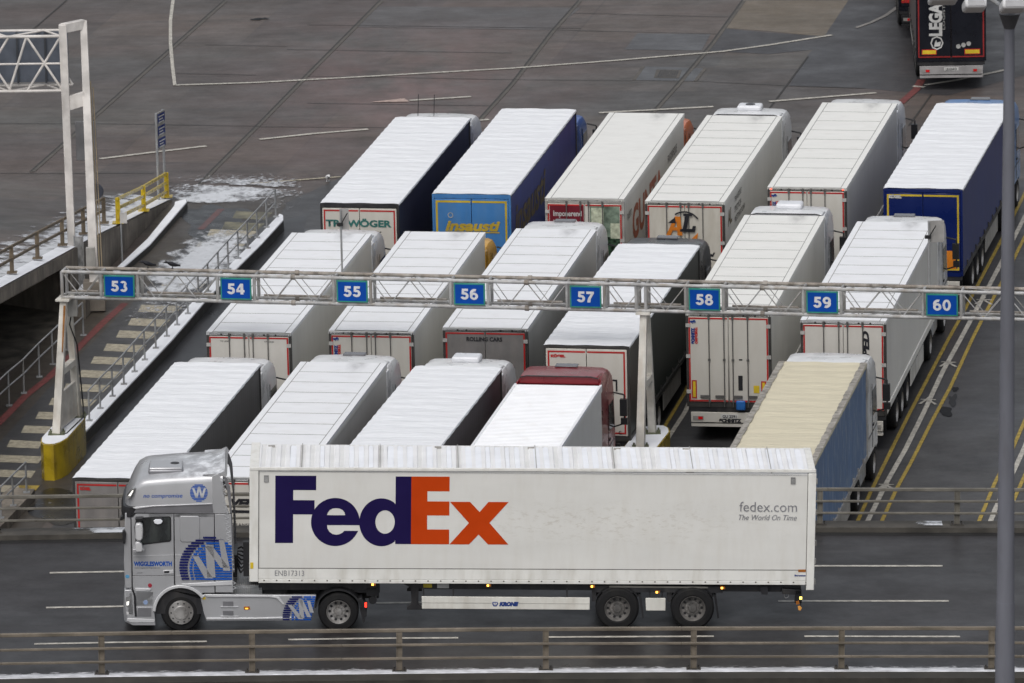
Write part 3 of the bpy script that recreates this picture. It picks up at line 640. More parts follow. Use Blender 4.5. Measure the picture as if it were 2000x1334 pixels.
for s in SP:
    if not s.get('pos'): s['pos'] = pos(s['key'])
    s['plate'] = {'A1': 'WL 4471', 'B5': 'GU 2591'}.get(s['key'], 'KR %dT' % (100+len(s['label'])*7))
    make_truck(s)
def small_lamps(root):
    for X in (.12, W_-.12):
        q = MB(); q.box(X-.02, X+.02, -.015, .0, 3.92, 3.95); q.build('marker_lamp', mat('lit_red_lamp', (1, .05, .02), .3, emit=6), root)
small_lamps([o for o in sc.objects if o.get('label', '').startswith('white panelled trailer with two tiny')][0])
# two lorries driving off at the top right
far1 = L(1800, 152)
x_r = L(1799, 150, .4); sx = 2.57
def lorry_top(pxl, pyb, ang, **k):
    p = L(pxl, pyb, .5)
    return dict(pos=(p.x, p.y, ang), group='lorries driving away across the apron', **k)
LEG = lorry_top(1790, 152, R(4.5), kind='soft', side=tarp('dusty_brown_tarp', (.07, .055, .055)), door=mat('black_door', (.006, .007, .012), .3, var=.1), frame=mat('black_door', (0, 0, 0)), rods=0, inset=.0, tapew=.05, tape=mat('dull_red_tape', (.24, .02, .02), .4), cab=cabdk, bumper=mat('grey_bumper', (.30, .29, .29), .4), lit=5, rim='dark',
    label='black lorry with white LEGAR lettering up its rear door, driving away at the top right', plate='LRA254HX',
    extra=[T('LEGAR', .93, 2.06, .62, whl, rot=math.pi/2, bold=.03, width=1.55), T('LOGISTICS', 1.06, 2.3, .12, pale, rot=math.pi/2, width=1.3), emb([ell(0, 0, .24, .26, 8), ell(0, 0, .19, .21, 8)], whl, .76, 1.80), emb([[(-.1, -.14), (.12, -.12), (.15, .05), (.0, .02), (-.02, .12), (-.08, 0)]], whl, .76, 1.80, off=-.036), emb([ell(0, 0, .085, .085, 16)], pale, 1.55, 1.66), emb([ell(0, 0, .085, .085, 16)], pale, 1.74, 1.71), emb([ell(0, 0, .085, .085, 16)], pale, 1.93, 1.76), hplates])
LEG['pos'] = (LEG['pos'][0], LEG['pos'][1], R(-1.6)); make_truck(LEG)
def chevron(root, sp):
    q = MB(); q.box(.12, .42, -.032, -.026, 1.4, 3.2); q.build('marker_plate', red, root, smooth=0)
    q = MB()
    for k in range(4): z = 1.5+k*.42; q.prism([(.15, z), (.39, z+.12), (.39, z+.30), (.15, z+.18)], -.037, -.032, 'y')
    q.build('marker_stripe', yellow, root, smooth=0)
SEC = lorry_top(1755, 51, R(1.0), kind='soft', side=MATS['dusty_brown_tarp'], door=MATS['black_door'], frame=MATS['black_door'], rods=0, tape=None, cab=cabdk, bumper=plastic, lit=5, rim='dark',
    label='black lorry with red and yellow chevrons on its rear corner at the top edge', extra=[chevron])
SEC['pos'] = (SEC['pos'][0], SEC['pos'][1], R(-1.6)); make_truck(SEC)

# ------------------------------------------------------------------ ground of the lot
mb = MB(); mb.add([(-900, -200, -.02), (900, -200, -.02), (900, 1600, -.02), (-900, 1600, -.02)], [(0, 1, 2, 3)])
g = lotobj(mb.build('ground', apron_m, smooth=0)); tag(g, kind='structure')
def Ls(pts, z=0): return [L(a, b, z) for a, b in pts]
sheet('lane_asphalt', Ls([(395, 640), (560, 395), (700, 330), (2300, 355), (2300, 1250), (-40, 1250), (120, 1000), (170, 905)]), lane_m, z=-.012)
sheet('walkway_asphalt', Ls([(350, 392), (430, 385), (560, 400), (395, 620), (170, 905), (60, 1060), (-300, 1060), (-300, 860), (0, 760), (150, 590), (240, 520), (372, 395)]), brown_m, z=-.009)
sheet('lightened_underside_ground', Ls([(-400, 620), (110, 545), (150, 590), (60, 690), (-400, 960)]), mat('lightened_brown_ground', (.085, .075, .06), .8, var=.3), z=-.004)  # brown ground under the deck, colour raised to offset the deep shade there
jp = mat('joint_edge_concrete', (.092, .085, .076), .7, dirt=(.1, .09, .08))
# slabs of other colours on the apron
sheet('tan_slab', Ls([(1451, 0), (1657, 0), (1612, 67), (1600, 70), (1500, 60), (1418, 54)]), tan_m, z=-.014)
sheet('dark_slab', Ls([(1418, 55), (1500, 63), (1613, 70), (1600, 95), (1500, 105), (1375, 98), (1395, 78)]), darkpatch_m, z=-.013)
sheet('dark_road_patch', Ls([(1655, 0), (1990, 0), (2100, 120), (1850, 186), (1690, 172), (1540, 167), (1577, 108), (1612, 67)]), darkpatch_m, z=-.015)
sheet('blue_grey_slab', Ls([(1245, 64), (1388, 66), (1370, 98), (1220, 96)]), bluegrey_m, z=-.013)
sheet('pale_slab', Ls([(735, 12), (1135, 14), (1080, 58), (690, 52)]), asphalt('pinkish_slab', (.098, .080, .076), (.082, .082, .082), wet=.5), z=-.014)
sheet('drain_surround', Ls([(1257, 129), (1377, 133), (1358, 158), (1238, 156)]), bluegrey_m, z=-.010)
mb = MB(); a, b, c, d = Ls([(1290, 137), (1328, 138), (1322, 151), (1284, 150)])
for i in range(9):
    t = i/9; p = a.lerp(b, t); q = d.lerp(c, t); p2 = a.lerp(b, t+.055); q2 = d.lerp(c, t+.055); mb.add([(v.x, v.y, .004) for v in (p, p2, q2, q)], [(0, 1, 2, 3)])
o = lotobj(mb.build('drain_grate', black, smooth=0)); tag(o, 'square slotted drain grate set in the concrete apron', 'drain grate')
mb = MB(); a, b, c, d = Ls([(1282, 135.5), (1332, 136.5), (1326, 152.5), (1277, 151.5)]); mb.add([(v.x, v.y, -.003) for v in (a, b, c, d)], [(0, 1, 2, 3)]); f = mb.build('grate_frame', jp, o, smooth=0)
mb = MB(); strip(mb, Ls([(1257, 129), (1238, 156)]), .14, -.006); strip(mb, Ls([(1377, 133), (1358, 158)]), .14, -.006); lotobj(mb.build('slab_joint', jp, smooth=0))['kind'] = 'structure'
# concrete joints seen as long oblique lines
def joints(name, lines, wd, m, z):
    mb = MB()
    for ln in lines: strip(mb, Ls(ln), wd, z)
    o = lotobj(mb.build(name, m, smooth=0)); o['kind'] = 'structure'; return o
jn = mat('joint_sealant', (.035, .033, .03), .6)
JL = [[(438, 0), (180, 228), (60, 334)], [(742, 0), (590, 153), (500, 245), (415, 330), (330, 420)], [(1130, 0), (1075, 62), (1000, 160), (935, 232), (850, 330)], [(1450, 0), (1388, 85), (1325, 160), (1160, 345)], [(1578, 110), (1500, 215)], [(130, 0), (70, 52), (-40, 150)], [(1820, 183), (1775, 245)]]
joints('slab_joint', JL, .07, jn, -.004); joints('slab_joint', [[(a+2.4, b+1.0) for a, b in l] for l in JL[:4]], .2, jp, -.0065)
joints('cross_joint', [[(600, 48), (1135, 55)], [(560, 96), (1000, 103)], [(0, 241), (190, 241), (505, 246)], [(500, 247), (960, 250)], [(345, 143), (500, 146)], [(400, 87), (560, 90)], [(600, 148), (1000, 155), (1235, 157)], [(1120, 25), (1430, 33)], [(1080, 58), (1245, 62), (1400, 66)], [(600, 201), (960, 206)], [(0, 338), (300, 338)], [(1360, 158), (1540, 167), (1690, 172)]], .05, jn, -.004)
# markings
def marks(name, lines, wd, m, z=.002):
    mb = MB()
    for ln in lines:
        strip(mb, Ls(ln), wd, z)
    o = lotobj(mb.build(name, m, smooth=0)); o['kind'] = 'structure'; return o
marks('edge_line', [[(342, -30), (338, 0), (333, 40), (333, 85), (337, 130), (341.5, 167)]], .13, wline)
marks('edge_line', [[(341, 166), (500, 161), (700, 150), (1000, 133), (1200, 118), (1412, 100), (1500, 88), (1625, 68)]], .2, wline)
marks('dash_line', [[(195, 310), (300, 297), (403, 285)], [(507, 272), (610, 261), (719, 252)], [(1170, 220), (1393, 208)], [(1502, 198), (1711, 181)], [(935, 235), (955, 233)], [(1783, 168), (1806, 170)], [(1807, 166), (1870, 156), (1970, 135)], [(800, 196), (920, 188.5)]], .22, wline)
sheet('arrow_marking', Ls([(722, 199.5), (790, 192), (799, 198.5)]), pline, z=.003)
marks('kerb_line', [[(480, 359), (560, 353), (665, 345)]], .16, cline)
marks('worn_line', [[(1672, 54), (1700, 44), (1730, 30), (1756, 11)]], .18, mat('faint_paint', (.2, .19, .18), .6), z=.001)
marks('red_line', [[(1800, 155), (1790, 174), (1758, 202)]], .3, rline, z=.001)
marks('faded_red_line', [[(432, 408), (392, 448)]], .24, mat('faded_red_paint', (.10, .04, .036), .4), z=.001)
marks('red_line', [[(244, 592), (199, 632.6), (166, 665.6), (144.5, 688), (92, 740), (51, 772), (0, 824), (-60, 880)]], .26, rline, z=.001)
Y1 = [(2080, 215), (1998, 385), (1951, 478), (1880, 613), (1851, 665), (1775, 810), (1700, 962), (1672, 1025), (1625, 1110)]
WH = [(2100, 230), (1997, 432), (1953, 518), (1902.6, 613), (1874.6, 665), (1841, 726), (1803, 808), (1767.6, 879), (1734, 938), (1691, 1025), (1650, 1100)]
Y2 = [(2110, 260), (2000, 465), (1979, 508), (1923, 615), (1900, 660), (1857, 754), (1818.5, 825.6), (1780, 902), (1752, 953), (1719, 1025), (1680, 1100)]
Y3 = [(2100, 600), (2000, 825), (1976.5, 879), (1943, 943), (1910, 1023), (1880, 1090)]
W3 = [(2100, 640), (2000, 876), (1979, 922), (1943, 996), (1933, 1023), (1900, 1090)]
Y4 = [(2100, 700), (2000, 932), (1979, 978.5), (1955, 1028), (1920, 1100)]
marks('yellow_lane_line', [Y1, Y2, Y3, Y4], .115, yline); marks('white_lane_line', [WH, W3], .15, wline)
dx = -3.53*65.5
marks('yellow_lane_line', [[(1420, 590), (1375, 690), (1336, 770), (1298, 833), (1270, 890)], [(1180, 560), (1040, 850)]], .115, yline); marks('white_lane_line', [[(1339, 803), (1298, 866)], [(1400, 655), (1339, 803)], [(1655, 1000), (1636, 1028)]], .14, wline)
gl = []
for cx, cy in ((1852, 711), (1812, 784), (1730, 950), (1921, 589)):
    gl += [[(cx-16, cy+5), (cx-3, cy-3), (cx+3, cy-8)], [(cx+16, cy+6), (cx+2, cy-2)], [(cx-14, cy-4), (cx+16, cy-3)]]
marks('worn_lane_symbol', gl, .09, wline, z=.006)
# wet patches and oil stains
def blob(name, cx, cy, rx, ry, m, z, seed=0, n=28, amp=.25):
    rnd = random.Random(seed); pts = []
    k = [rnd.uniform(-amp, amp) for _ in range(5)]; ph = [rnd.uniform(0, 6) for _ in range(5)]
    for i in range(n):
        t = 2*math.pi*i/n; r = 1+sum(k[j]*math.sin((j+2)*t+ph[j])/(1+.3*j) for j in range(5))
        pts.append((cx+rx*r*math.cos(t), cy+ry*r*math.sin(t)))
    return sheet(name, Ls(pts), m, z=z)
stain = mat('oil_stain', (.006, .006, .007), .5, spec=.15)
blob('oil_stain', 1847, 803, 14, 9, stain, .001, 1); blob('oil_stain', 1861, 782, 9, 10, mat('light_stain', (.02, .02, .022), .5, spec=.2), .0005, 2); blob('oil_stain', 503, 37, 14, 1.8, stain, .001, 3, amp=.45); blob('oil_stain', 518, 36, 7, 1.2, stain, .0012, 8, amp=.5)
blob('oil_stain', 1866, 760, 7, 4, stain, .001, 6)
blob('puddle', 405, 440, 48, 34, puddle_m, -.003, 4); blob('puddle', 430, 420, 60, 18, puddle_m, -.002, 9); blob('puddle', 120, 990, 60, 34, puddle_m, -.002, 5, amp=.15)
pud = sheet('puddle', Ls([(500, 485), (545, 430), (600, 420), (590, 470), (520, 560), (450, 640), (395, 700), (350, 745), (300, 800), (255, 850), (205, 900), (172, 930), (160, 880), (230, 795), (330, 690), (410, 600)]), mat('wet_channel', (.024, .024, .026), .34, var=.3, vscale=(.5, .5, 1), spec=.3), z=-.004)
# crossing bars
tx0 = [(461, 412, 12), (440, 433, 22)]+[(276.5+22.4*k, 594.6-24.5*k, 0) for k in range(6, -1, -1)]+[(256.7, 621, 0), (233.6, 645, 0), (208.9, 671, 0), (184, 696, 0), (159.4, 722.5, 0), (130, 749, 0), (102, 777, 0), (76, 804, 0), (48, 831, 0), (20, 859, 0), (-8, 888, 0), (-38, 916, 0), (-70, 945, 0)]
def edgeX(y):    # left edge of the snowy kerb island at image row y
    P_ = [(380, 560), (423, 541), (467, 500), (524, 443), (581, 385), (665, 306), (725, 252), (780, 202), (813, 176), (900, 95), (1000, 0)]
    for (a, xa), (b, xb) in zip(P_, P_[1:]):
        if a <= y <= b: return xa+(xb-xa)*(y-a)/(b-a)
    return 0
sheet('dark_crossing_ground', Ls([(255, 594), (400, 440), (540, 423), (500, 467), (443, 524), (385, 581), (306, 665), (252, 725), (202, 780), (85, 905), (-40, 1000), (-80, 950), (130, 720)]), lane_m, z=-.006)
mb = MB()
mf = MB()
for x, y, _ in tx0:
    if y > 850: xr = min(84, edgeX(y)-10)+ (0)
    else: xr = edgeX(y+3)-12
    xl = x
    a, b, c, d = Ls([(xl, y), (xr, y+3.5), (xr-14 if y < 850 else xr-9, y+17), (xl-7, y+14)])
    (mf if y < 440 else mb).add([(v.x, v.y, .0) for v in (a, b, c, d)], [(0, 1, 2, 3)])
lotobj(mf.build('faded_crossing_bars', mat('faded_cream_paint', (.17, .16, .11), .5, var=.3), smooth=0))['kind'] = 'structure'
o = lotobj(mb.build('crossing_bars', cline, smooth=0)); o['kind'] = 'structure'
# snow lying in patches: sheets whose cover follows a mask painted over the ground
def snow_patch(pxs, m, z, fn, name='patchy_snow', n=26, label=None):
    a, b, c, d = [L(*p) for p in pxs]; vs = []; mk_ = []
    for j in range(n+1):
        for i in range(n+1):
            u, v = i/n, j/n; p = (a.lerp(b, u)).lerp(d.lerp(c, u), v); vs.append((p.x, p.y, z)); mk_.append(fn(u, v))
    k = n+1; mb = MB(); mb.add(vs, [(j*k+i, j*k+i+1, (j+1)*k+i+1, (j+1)*k+i) for j in range(n) for i in range(n)])
    o = lotobj(mb.build(name, m, smooth=0)); at = o.data.attributes.new('mask', 'FLOAT', 'POINT'); at.data.foreach_set('value', mk_)
    o['kind'] = 'stuff'; return o
def ss(a, b, x): t = max(0, min(1, (x-a)/(b-a))); return t*t*(3-2*t)
def bell(x, c, w): return math.exp(-((x-c)/w)**2)
trk = lambda u, v: .55*bell(v-.3*u, .30, .035)*ss(.9, .6, u)+.6*bell(u-.15*v, .74, .025)+.6*bell(u-.15*v, .82, .025)
snow_patch([(300, 334), (690, 334), (665, 402), (300, 398)], slush2, .008, lambda u, v: (.72*bell(u, .45, .50)*bell(v, .5, .5)-trk(u, v))*ss(0, .1, u)*ss(0, .1, v)*ss(1, .9, v)*ss(1, .9, u), n=60)
snow_patch([(310, 338), (690, 338), (650, 402), (310, 399)], slush, .010, lambda u, v: (.70*bell(u, .40, .42)*bell(v, .55, .42)+.42*bell(u, .25, .25)*bell(v, .85, .18)-trk(u, v))*ss(0, .08, u)*ss(0, .12, v)*ss(1, .93, v), n=60)
snow_patch([(340, 440), (530, 430), (360, 660), (120, 690)], slush2, .0105, lambda u, v: .56*bell(v, .45, .42)*bell(u, .6, .45)*ss(0, .2, u)*ss(0, .12, v), n=40)
snow_patch([(440, 380), (640, 380), (560, 500), (440, 430)], slush2, .011, lambda u, v: .42*bell(u, .55, .3)*bell(v, .3, .35)*ss(0, .1, v)*ss(0, .1, u)*ss(1, .8, v))
snow_patch([(370, 430), (530, 430), (340, 640), (150, 640)], slush, .012, lambda u, v: .80*bell(v, .42, .40)*bell(u, .62, .5)*ss(0, .2, u)*ss(0, .15, v)*ss(1, .7, v)+.12*ss(0, .2, u)*ss(1, .9, v))
snow_patch([(250, 590), (380, 590), (300, 668), (140, 690)], slush2, .013, lambda u, v: .50*ss(1, .1, v)*ss(0, .3, u))
snow_patch([(520, 395), (640, 395), (560, 470), (480, 470)], slush2, .012, lambda u, v: .34*bell(u, .5, .3)*bell(v, .4, .4)*ss(1, .8, v)*ss(0, .1, v))
snow_patch([(40, 950), (150, 940), (150, 1010), (20, 1030)], slush2, .010, lambda u, v: .36*bell(u, .5, .3)*bell(v, .5, .3))

# ------------------------------------------------------------------ kerb island with railing
ILl = [(546, 419), (541, 424), (500, 467), (443, 524), (385, 581), (306, 665.6), (252, 725), (202, 780), (168, 815), (120, 862), (96, 885)]
ILr = [(553, 422), (554, 432), (512, 478), (462, 528), (410, 581), (337.5, 665.6), (281.5, 725), (228.7, 780), (175, 838), (150, 862), (118, 895)]
def island(name, left, right, h, m, label, cat, snow=True):
    A = Ls(left, h); B = Ls(right, h); n = len(A)
    mb = MB(); mb.add([(p.x, p.y, h) for p in A+B]+[(p.x, p.y, -.02) for p in A+B], [(i, i+1, n+i+1, n+i) for i in range(n-1)]+[(2*n+i, 2*n+i+1, i+1, i) for i in range(n-1)]+[(n+i, n+i+1, 3*n+i+1, 3*n+i) for i in range(n-1)]+[(0, n, 3*n, 2*n), (n-1, 2*n-1, 4*n-1, 3*n-1)])
    o = lotobj(mb.build(name, m, smooth=0)); tag(o, label, cat)
    if snow:
        C = [(a.lerp(b, .03), a.lerp(b, .96)) for a, b in zip(A, B)]; rnd = random.Random(4); mb = MB(); vs = []
        for a, b in C:
            for t in (0, .02, .35, .7, .98, 1): p = a.lerp(b, t); vs.append((p.x, p.y, h+(.004 if t in (0, 1) else .035+rnd.uniform(-.006, .008))))
        mb.add(vs, [(6*i+j, 6*i+j+1, 6*i+j+7, 6*i+j+6) for i in range(n-1) for j in range(5)]); s = mb.build('snow_cover', snowm, o, smooth=60)
    return o
kerbm = mat('dark_wet_kerb', (.05, .048, .045), .5, dirt=(.03, .03, .03))
island('kerb_island', ILl, ILr, .32, kerbm, 'long narrow kerb island under snow that carries the grey railing', 'kerb')
def railing(name, bases, zb, hs, r, m, label, cat='railing', group=None, ext=None, feet=True, flat=False, M=MLOT, up=None):
    P = [Vector(p) for p in bases]; root = empty(name, M, label, cat, group)
    up = up or Vector((0, 0, 1))
    for p in P:
        mb = MB()
        if flat: mb.box(p.x-r*1.3, p.x+r*1.3, p.y-r*.9, p.y+r*.9, p.z, p.z+hs[0]+.02)
        else: mb.tube(p, p+up*hs[0], r, 8)
        if feet: mb.box(p.x-r*3.2, p.x+r*3.2, p.y-r*3.2, p.y+r*3.2, p.z, p.z+.025)
        mb.build('post', m, root)
    Q = ([Vector(e) for e in ext[0]] if ext else [])+P+([Vector(e) for e in ext[1]] if ext else [])
    for h in hs:
        mb = MB()
        for a, b in zip(Q, Q[1:]):
            if flat: mb.bar(a+up*h-Vector((0, r*1.6, 0)), b+up*h-Vector((0, r*1.6, 0)), r*1.1, r*1.7)
            else: mb.tube(a+up*h, b+up*h, r*.85, 8)
        mb.build('rail', m, root)
    return root
posts = [(538.7, 423.5), (521, 444), (502.5, 464.6), (484, 485), (465.6, 505), (446, 525.7), (427, 547), (407, 570), (388, 591), (367, 613), (346, 635), (326, 657), (304.5, 680), (283, 703), (263, 726), (242, 750.5), (220, 774), (196, 798), (174.6, 822)]
railing('kerb_railing', Ls(posts, .35), .35, (.95, .5), .03, steel, 'long grey two rail handrail standing on the snowy kerb island', feet=True)
railing('walkway_railing', Ls([(-30, 838), (18, 792.5), (47, 768), (77, 736.5), (103, 712), (132, 684), (163, 655)]), 0, (1.08, .62), .03, steel, 'grey handrail left of the gantry leg along the dark walkway')
island('corner_kerb', [(20, 952), (10, 960), (-60, 1020)], [(68, 955), (60, 966), (-10, 1040)], .3, concrete, 'short stained kerb end at the lower left with a railing on it', 'kerb', snow=False)
railing('corner_railing', Ls([(52, 962), (26, 988), (2, 1012), (-24, 1038)], .3), .3, (.92, .5), .03, steel, 'short grey handrail in the lower left corner')
sheet('yellow_hatching', Ls([(36, 948), (78, 948), (70, 958), (40, 957)], .01), yline)
# wall-side kerb
island('wall_kerb', [(341, 396), (339, 404), (288, 467.6), (232, 520), (205, 545)], [(364, 390), (366, 396), (293, 480), (243, 523), (214, 549)], .18, kerbm, 'tapering snow topped kerb along the foot of the ramp wall', 'kerb')
# ------------------------------------------------------------------ raised ramp on the left
TE = [(336, 391), (293, 411.5), (252, 432), (191, 461), (134, 493), (60, 533), (0, 566), (-150, 648), (-400, 785)]
def tz(x): return max(0, 3.4*(336-x)/336)
E_ = [L(a, b, tz(a)) for a, b in TE]
inl = Vector((-.82, .57, 0)).normalized()
mb = MB(); D = [0, .5, 1.2, 2.5, 4.5, 8, 14, 22, 32, 46]; vs = []
for p in E_:
    for d in D: q = p+inl*d; vs.append((q.x, q.y, p.z*(1-ss(3, 46, d))+.0))
k = len(D); mb.add(vs, [(i*k+j, i*k+j+1, (i+1)*k+j+1, (i+1)*k+j) for i in range(len(E_)-1) for j in range(k-1)])
rampo = lotobj(mb.build('ramp_road', apron_m, smooth=60)); rampo['kind'] = 'structure'
mb = MB(); n = 5
for a, b in zip(E_[:5], E_[1:5]):
    th = inl*.5
    mb.add([(a.x, a.y, -.02), (b.x, b.y, -.02), (b.x, b.y, b.z-.012), (a.x, a.y, a.z-.012), (a.x+th.x, a.y+th.y, -.02), (b.x+th.x, b.y+th.y, -.02), (b.x+th.x, b.y+th.y, b.z-.012), (a.x+th.x, a.y+th.y, a.z-.012)], [(0, 1, 2, 3), (3, 2, 6, 7), (5, 4, 7, 6), (4, 0, 3, 7), (1, 5, 6, 2)])
a = E_[4]; th = inl*6; mb.add([(a.x, a.y, -.02), (a.x, a.y, a.z-.02), (a.x+th.x, a.y+th.y, a.z-.05), (a.x+th.x, a.y+th.y, -.02)], [(0, 1, 2, 3)])
o = lotobj(mb.build('ramp_wall', concrete, smooth=0)); tag(o, 'stained concrete retaining wall that rises leftwards under the yellow railing', 'wall')
mb = MB()
for a, b in zip(E_[4:], E_[5:]):
    for (d0, d1, t0, t1) in ((0, .45, .012, .42), (.45, 4.5, .05, .3), (1.0, 1.5, .3, 1.0), (3.5, 4.0, .3, 1.0)):
        p = inl*d0; q = inl*d1
        mb.add([(v.x+w_.x, v.y+w_.y, v.z-t) for t in (t0, t1) for w_ in (p, q) for v in (a, b)], [(0, 1, 3, 2), (4, 6, 7, 5), (0, 4, 5, 1), (2, 3, 7, 6)])
for s_, hh in ((0.35, .0), (2.2, 0)):
    p = E_[5].lerp(E_[7], s_/2.6)+inl*2.2; mb.box(p.x-.5, p.x+.5, p.y-.4, p.y+.4, -.02, p.z-.9)
p0 = E_[4]+inl*9; p1 = E_[8]+inl*9; mb.add([(p0.x, p0.y, -.02), (p1.x, p1.y, -.02), (p1.x, p1.y, 3.2), (p0.x, p0.y, 1.6)], [(0, 1, 2, 3)])
o = lotobj(mb.build('bridge_deck', concrete, smooth=0)); tag(o, 'concrete bridge edge beam and deck over the dark gap at the left edge', 'bridge')
# snow along the verge
def verge(name, d0, d1, m, i0, i1, zz, mask=None, stuff=True):
    mb = MB(); vs = []; mk_ = []; n = 0; seq = []
    for a, b in zip(E_[i0:i1], E_[i0+1:i1+1]):
        for t in (0, .25, .5, .75): seq.append(a.lerp(b, t))
    seq.append(E_[i1]); K = 8
    for s_, p in enumerate(seq):
        for j in range(K+1): d = d0+(d1-d0)*j/K; q = p+inl*d; vs.append((q.x, q.y, p.z*(1-ss(3, 46, d))+zz)); mk_.append(mask(s_/len(seq), j/K) if mask else 1)
    mb.add(vs, [(i*(K+1)+j, i*(K+1)+j+1, (i+1)*(K+1)+j+1, (i+1)*(K+1)+j) for i in range(len(seq)-1) for j in range(K)])
    o = lotobj(mb.build(name, m, smooth=60)); at = o.data.attributes.new('mask', 'FLOAT', 'POINT'); at.data.foreach_set('value', mk_); o['kind'] = 'stuff'; return o
verge('verge_snow', .06, .62, snowm, 0, 8, .035); verge('verge_snow', .62, 3.6, slush, 0, 8, .03, lambda s_, v: (.78-.5*v)*ss(1.0, .7, v))
# railings on the ramp
yp = paint('yellow_railing_paint', (.58, .42, .02), var=.1, dirt=(.2, .12, .03), damt=.4)
railing('yellow_railing', [L(231, 435, tz(225)), L(281, 411, tz(280)), L(326, 384, tz(330)+.05)], 0, (.84, .52, .2), .06, yp, 'yellow three rail barrier on the snowy top of the ramp wall', flat=True)
brown = mat('brown_rusty_steel', (.16, .125, .085), .6, var=.15, dirt=(.07, .05, .035), damt=.6, bmp=.2)
bz = [L(35.7, 534, tz(36)), L(85.4, 506, tz(85)), L(134, 480, tz(134)), L(175, 458, tz(175)), L(215, 437, tz(215))]
bz = [p+inl*.25 for p in bz]
railing('ramp_railing', bz, 0, (.85, .45), .05, brown, 'weathered brown two rail barrier along the left bridge edge', flat=True, ext=([bz[0]+(bz[0]-bz[1])*1.0, ], []))
# low wall stub with snow
a, b = L(168, 622), L(192, 590); n2 = Vector((-.8, .4, 0))
mb = MB(); mb.add([(p.x, p.y, z) for z in (0, .62) for p in (a, b, b+n2*.6, a+n2*.6)], [(0, 1, 5, 4), (1, 2, 6, 5), (2, 3, 7, 6), (3, 0, 4, 7), (4, 5, 6, 7)]); o = lotobj(mb.build('low_wall', concrete, smooth=0)); tag(o, 'low concrete wall stub under snow behind the left gantry leg', 'wall')
mb = MB(); mb.add([(p.x, p.y, .64) for p in (a, b, b+n2*.58, a+n2*.58)], [(0, 1, 2, 3)]); mb.build('snow_cover', snowm, o)

# ------------------------------------------------------------------ numbered gantry
G0 = L(131, 830, 1.1); G1 = L(1262, 860, 1.1); gd = (G1-G0); gd.z = 0; gd.normalize(); gn = Vector((-gd.y, gd.x, 0)); ZB = zat(G0, 576.5)
gw = mat('gantry_white_paint', (.60, .58, .53), .45, dirt=(.38, .24, .1), damt=.3)
def gs(px, z, off=-.28):
    a, b = -20., 60.
    for _ in range(40):
        m = (a+b)/2; p = G0+gd*m+gn*off
        if projL((p.x, p.y, z))[0] < px: a = m
        else: b = m
    return (a+b)/2
HT = .78; ZT = ZB+HT
def G(s, off, z): p = G0+gd*s+gn*off; return Vector((p.x, p.y, z))
gr = empty('number_gantry', MLOT, 'long grey lattice gantry carrying blue lane numbers 53 to 60 across the parked lorries', 'gantry')
galv = mat('weathered_galvanised', (.40, .40, .40), .5, metal=.25, var=.15, vscale=(2, 2, 2), dirt=(.2, .16, .11), damt=.7)
galv2 = mat('dirty_top_chord', (.24, .21, .18), .7, var=.25, vscale=(3, 3, 3), dirt=(.42, .4, .37), damt=.8)
s0, s1 = gs(122, ZB), gs(2400, ZB)
for off, z, m in ((-.28, ZB, galv), (.28, ZB, galv), (-.28, ZT, galv), (.28, ZT, galv2)):
    MB().tube(G(s0, off, z), G(s1, off, z), .055, 10).build('chord', m, gr)
signs = [(53, 233), (54, 461), (55, 688), (56, 917), (57, 1144), (58, 1376), (59, 1606), (60, 1840)]
sx = [s0]
for num, px in signs:
    c = gs(px, ZB+HT/2); w2 = .56; sx += [c-w2, c+w2]
sx.append(s1)
j_ = gs(1251, ZB)
for s in sx+[j_-.12, j_+.16]:
    q = MB()
    for off in (-.28, .28): q.tube(G(s, off, ZB), G(s, off, ZT), .05, 8)
    q.tube(G(s, -.28, ZT), G(s, .28, ZT), .04); q.tube(G(s, -.28, ZB), G(s, .28, ZB), .04); q.build('upright', galv, gr)
for i in range(0, len(sx), 2):
    a, b = sx[i], sx[i+1]; ln = b-a; k_ = max(1, round(ln/2.3)); fr_f = [0, .23, .49, .75, 1] if k_ < 2 else [t/(4*k_) for t in range(4*k_+1)]
    if ln < 1.6: fr_f = [0, .5, 1]
    q = MB()
    for off, r in ((-.28, .018), (.28, .014)):
        for k in range(len(fr_f)-1): q.tube(G(a+ln*fr_f[k], off, (ZT, ZB)[k % 2]), G(a+ln*fr_f[k+1], off, (ZT, ZB)[(k+1) % 2]), r, 6)
    for k in range(4): q.tube(G(a+ln*k/4, -.28 if k % 2 else .28, ZT), G(a+ln*(k+1)/4, .28 if k % 2 else -.28, ZT), .014, 6); q.tube(G(a+ln*k/4, -.28 if k % 2 else .28, ZB), G(a+ln*(k+1)/4, .28 if k % 2 else -.28, ZB), .014, 6)
    q.build('bracing', galv, gr); MB().tube(G(a+.2, .1, ZB+.12), G(b-.2, .1, ZB+.12), .035, 8).build('cable_tube', galv2, gr)
    if ln > 1.6 and i % 4 == 0 and i < len(sx)-2 and i > 0:
        for z in (ZB, ZT):
            for off in (-.28, .28): MB().tube(G(a+ln*.49-.06, off, z), G(a+ln*.49+.06, off, z), .085, 8).build('clamp', galv2, gr)
signblue = mat('sign_blue', (.001, .055, .31), .5, var=.05, spec=.15); signgreen = mat('sign_green_border', (.03, .22, .17), .4); numw = mat('number_white', (.66, .66, .68), .5)
ang = math.atan2(gd.y, gd.x)
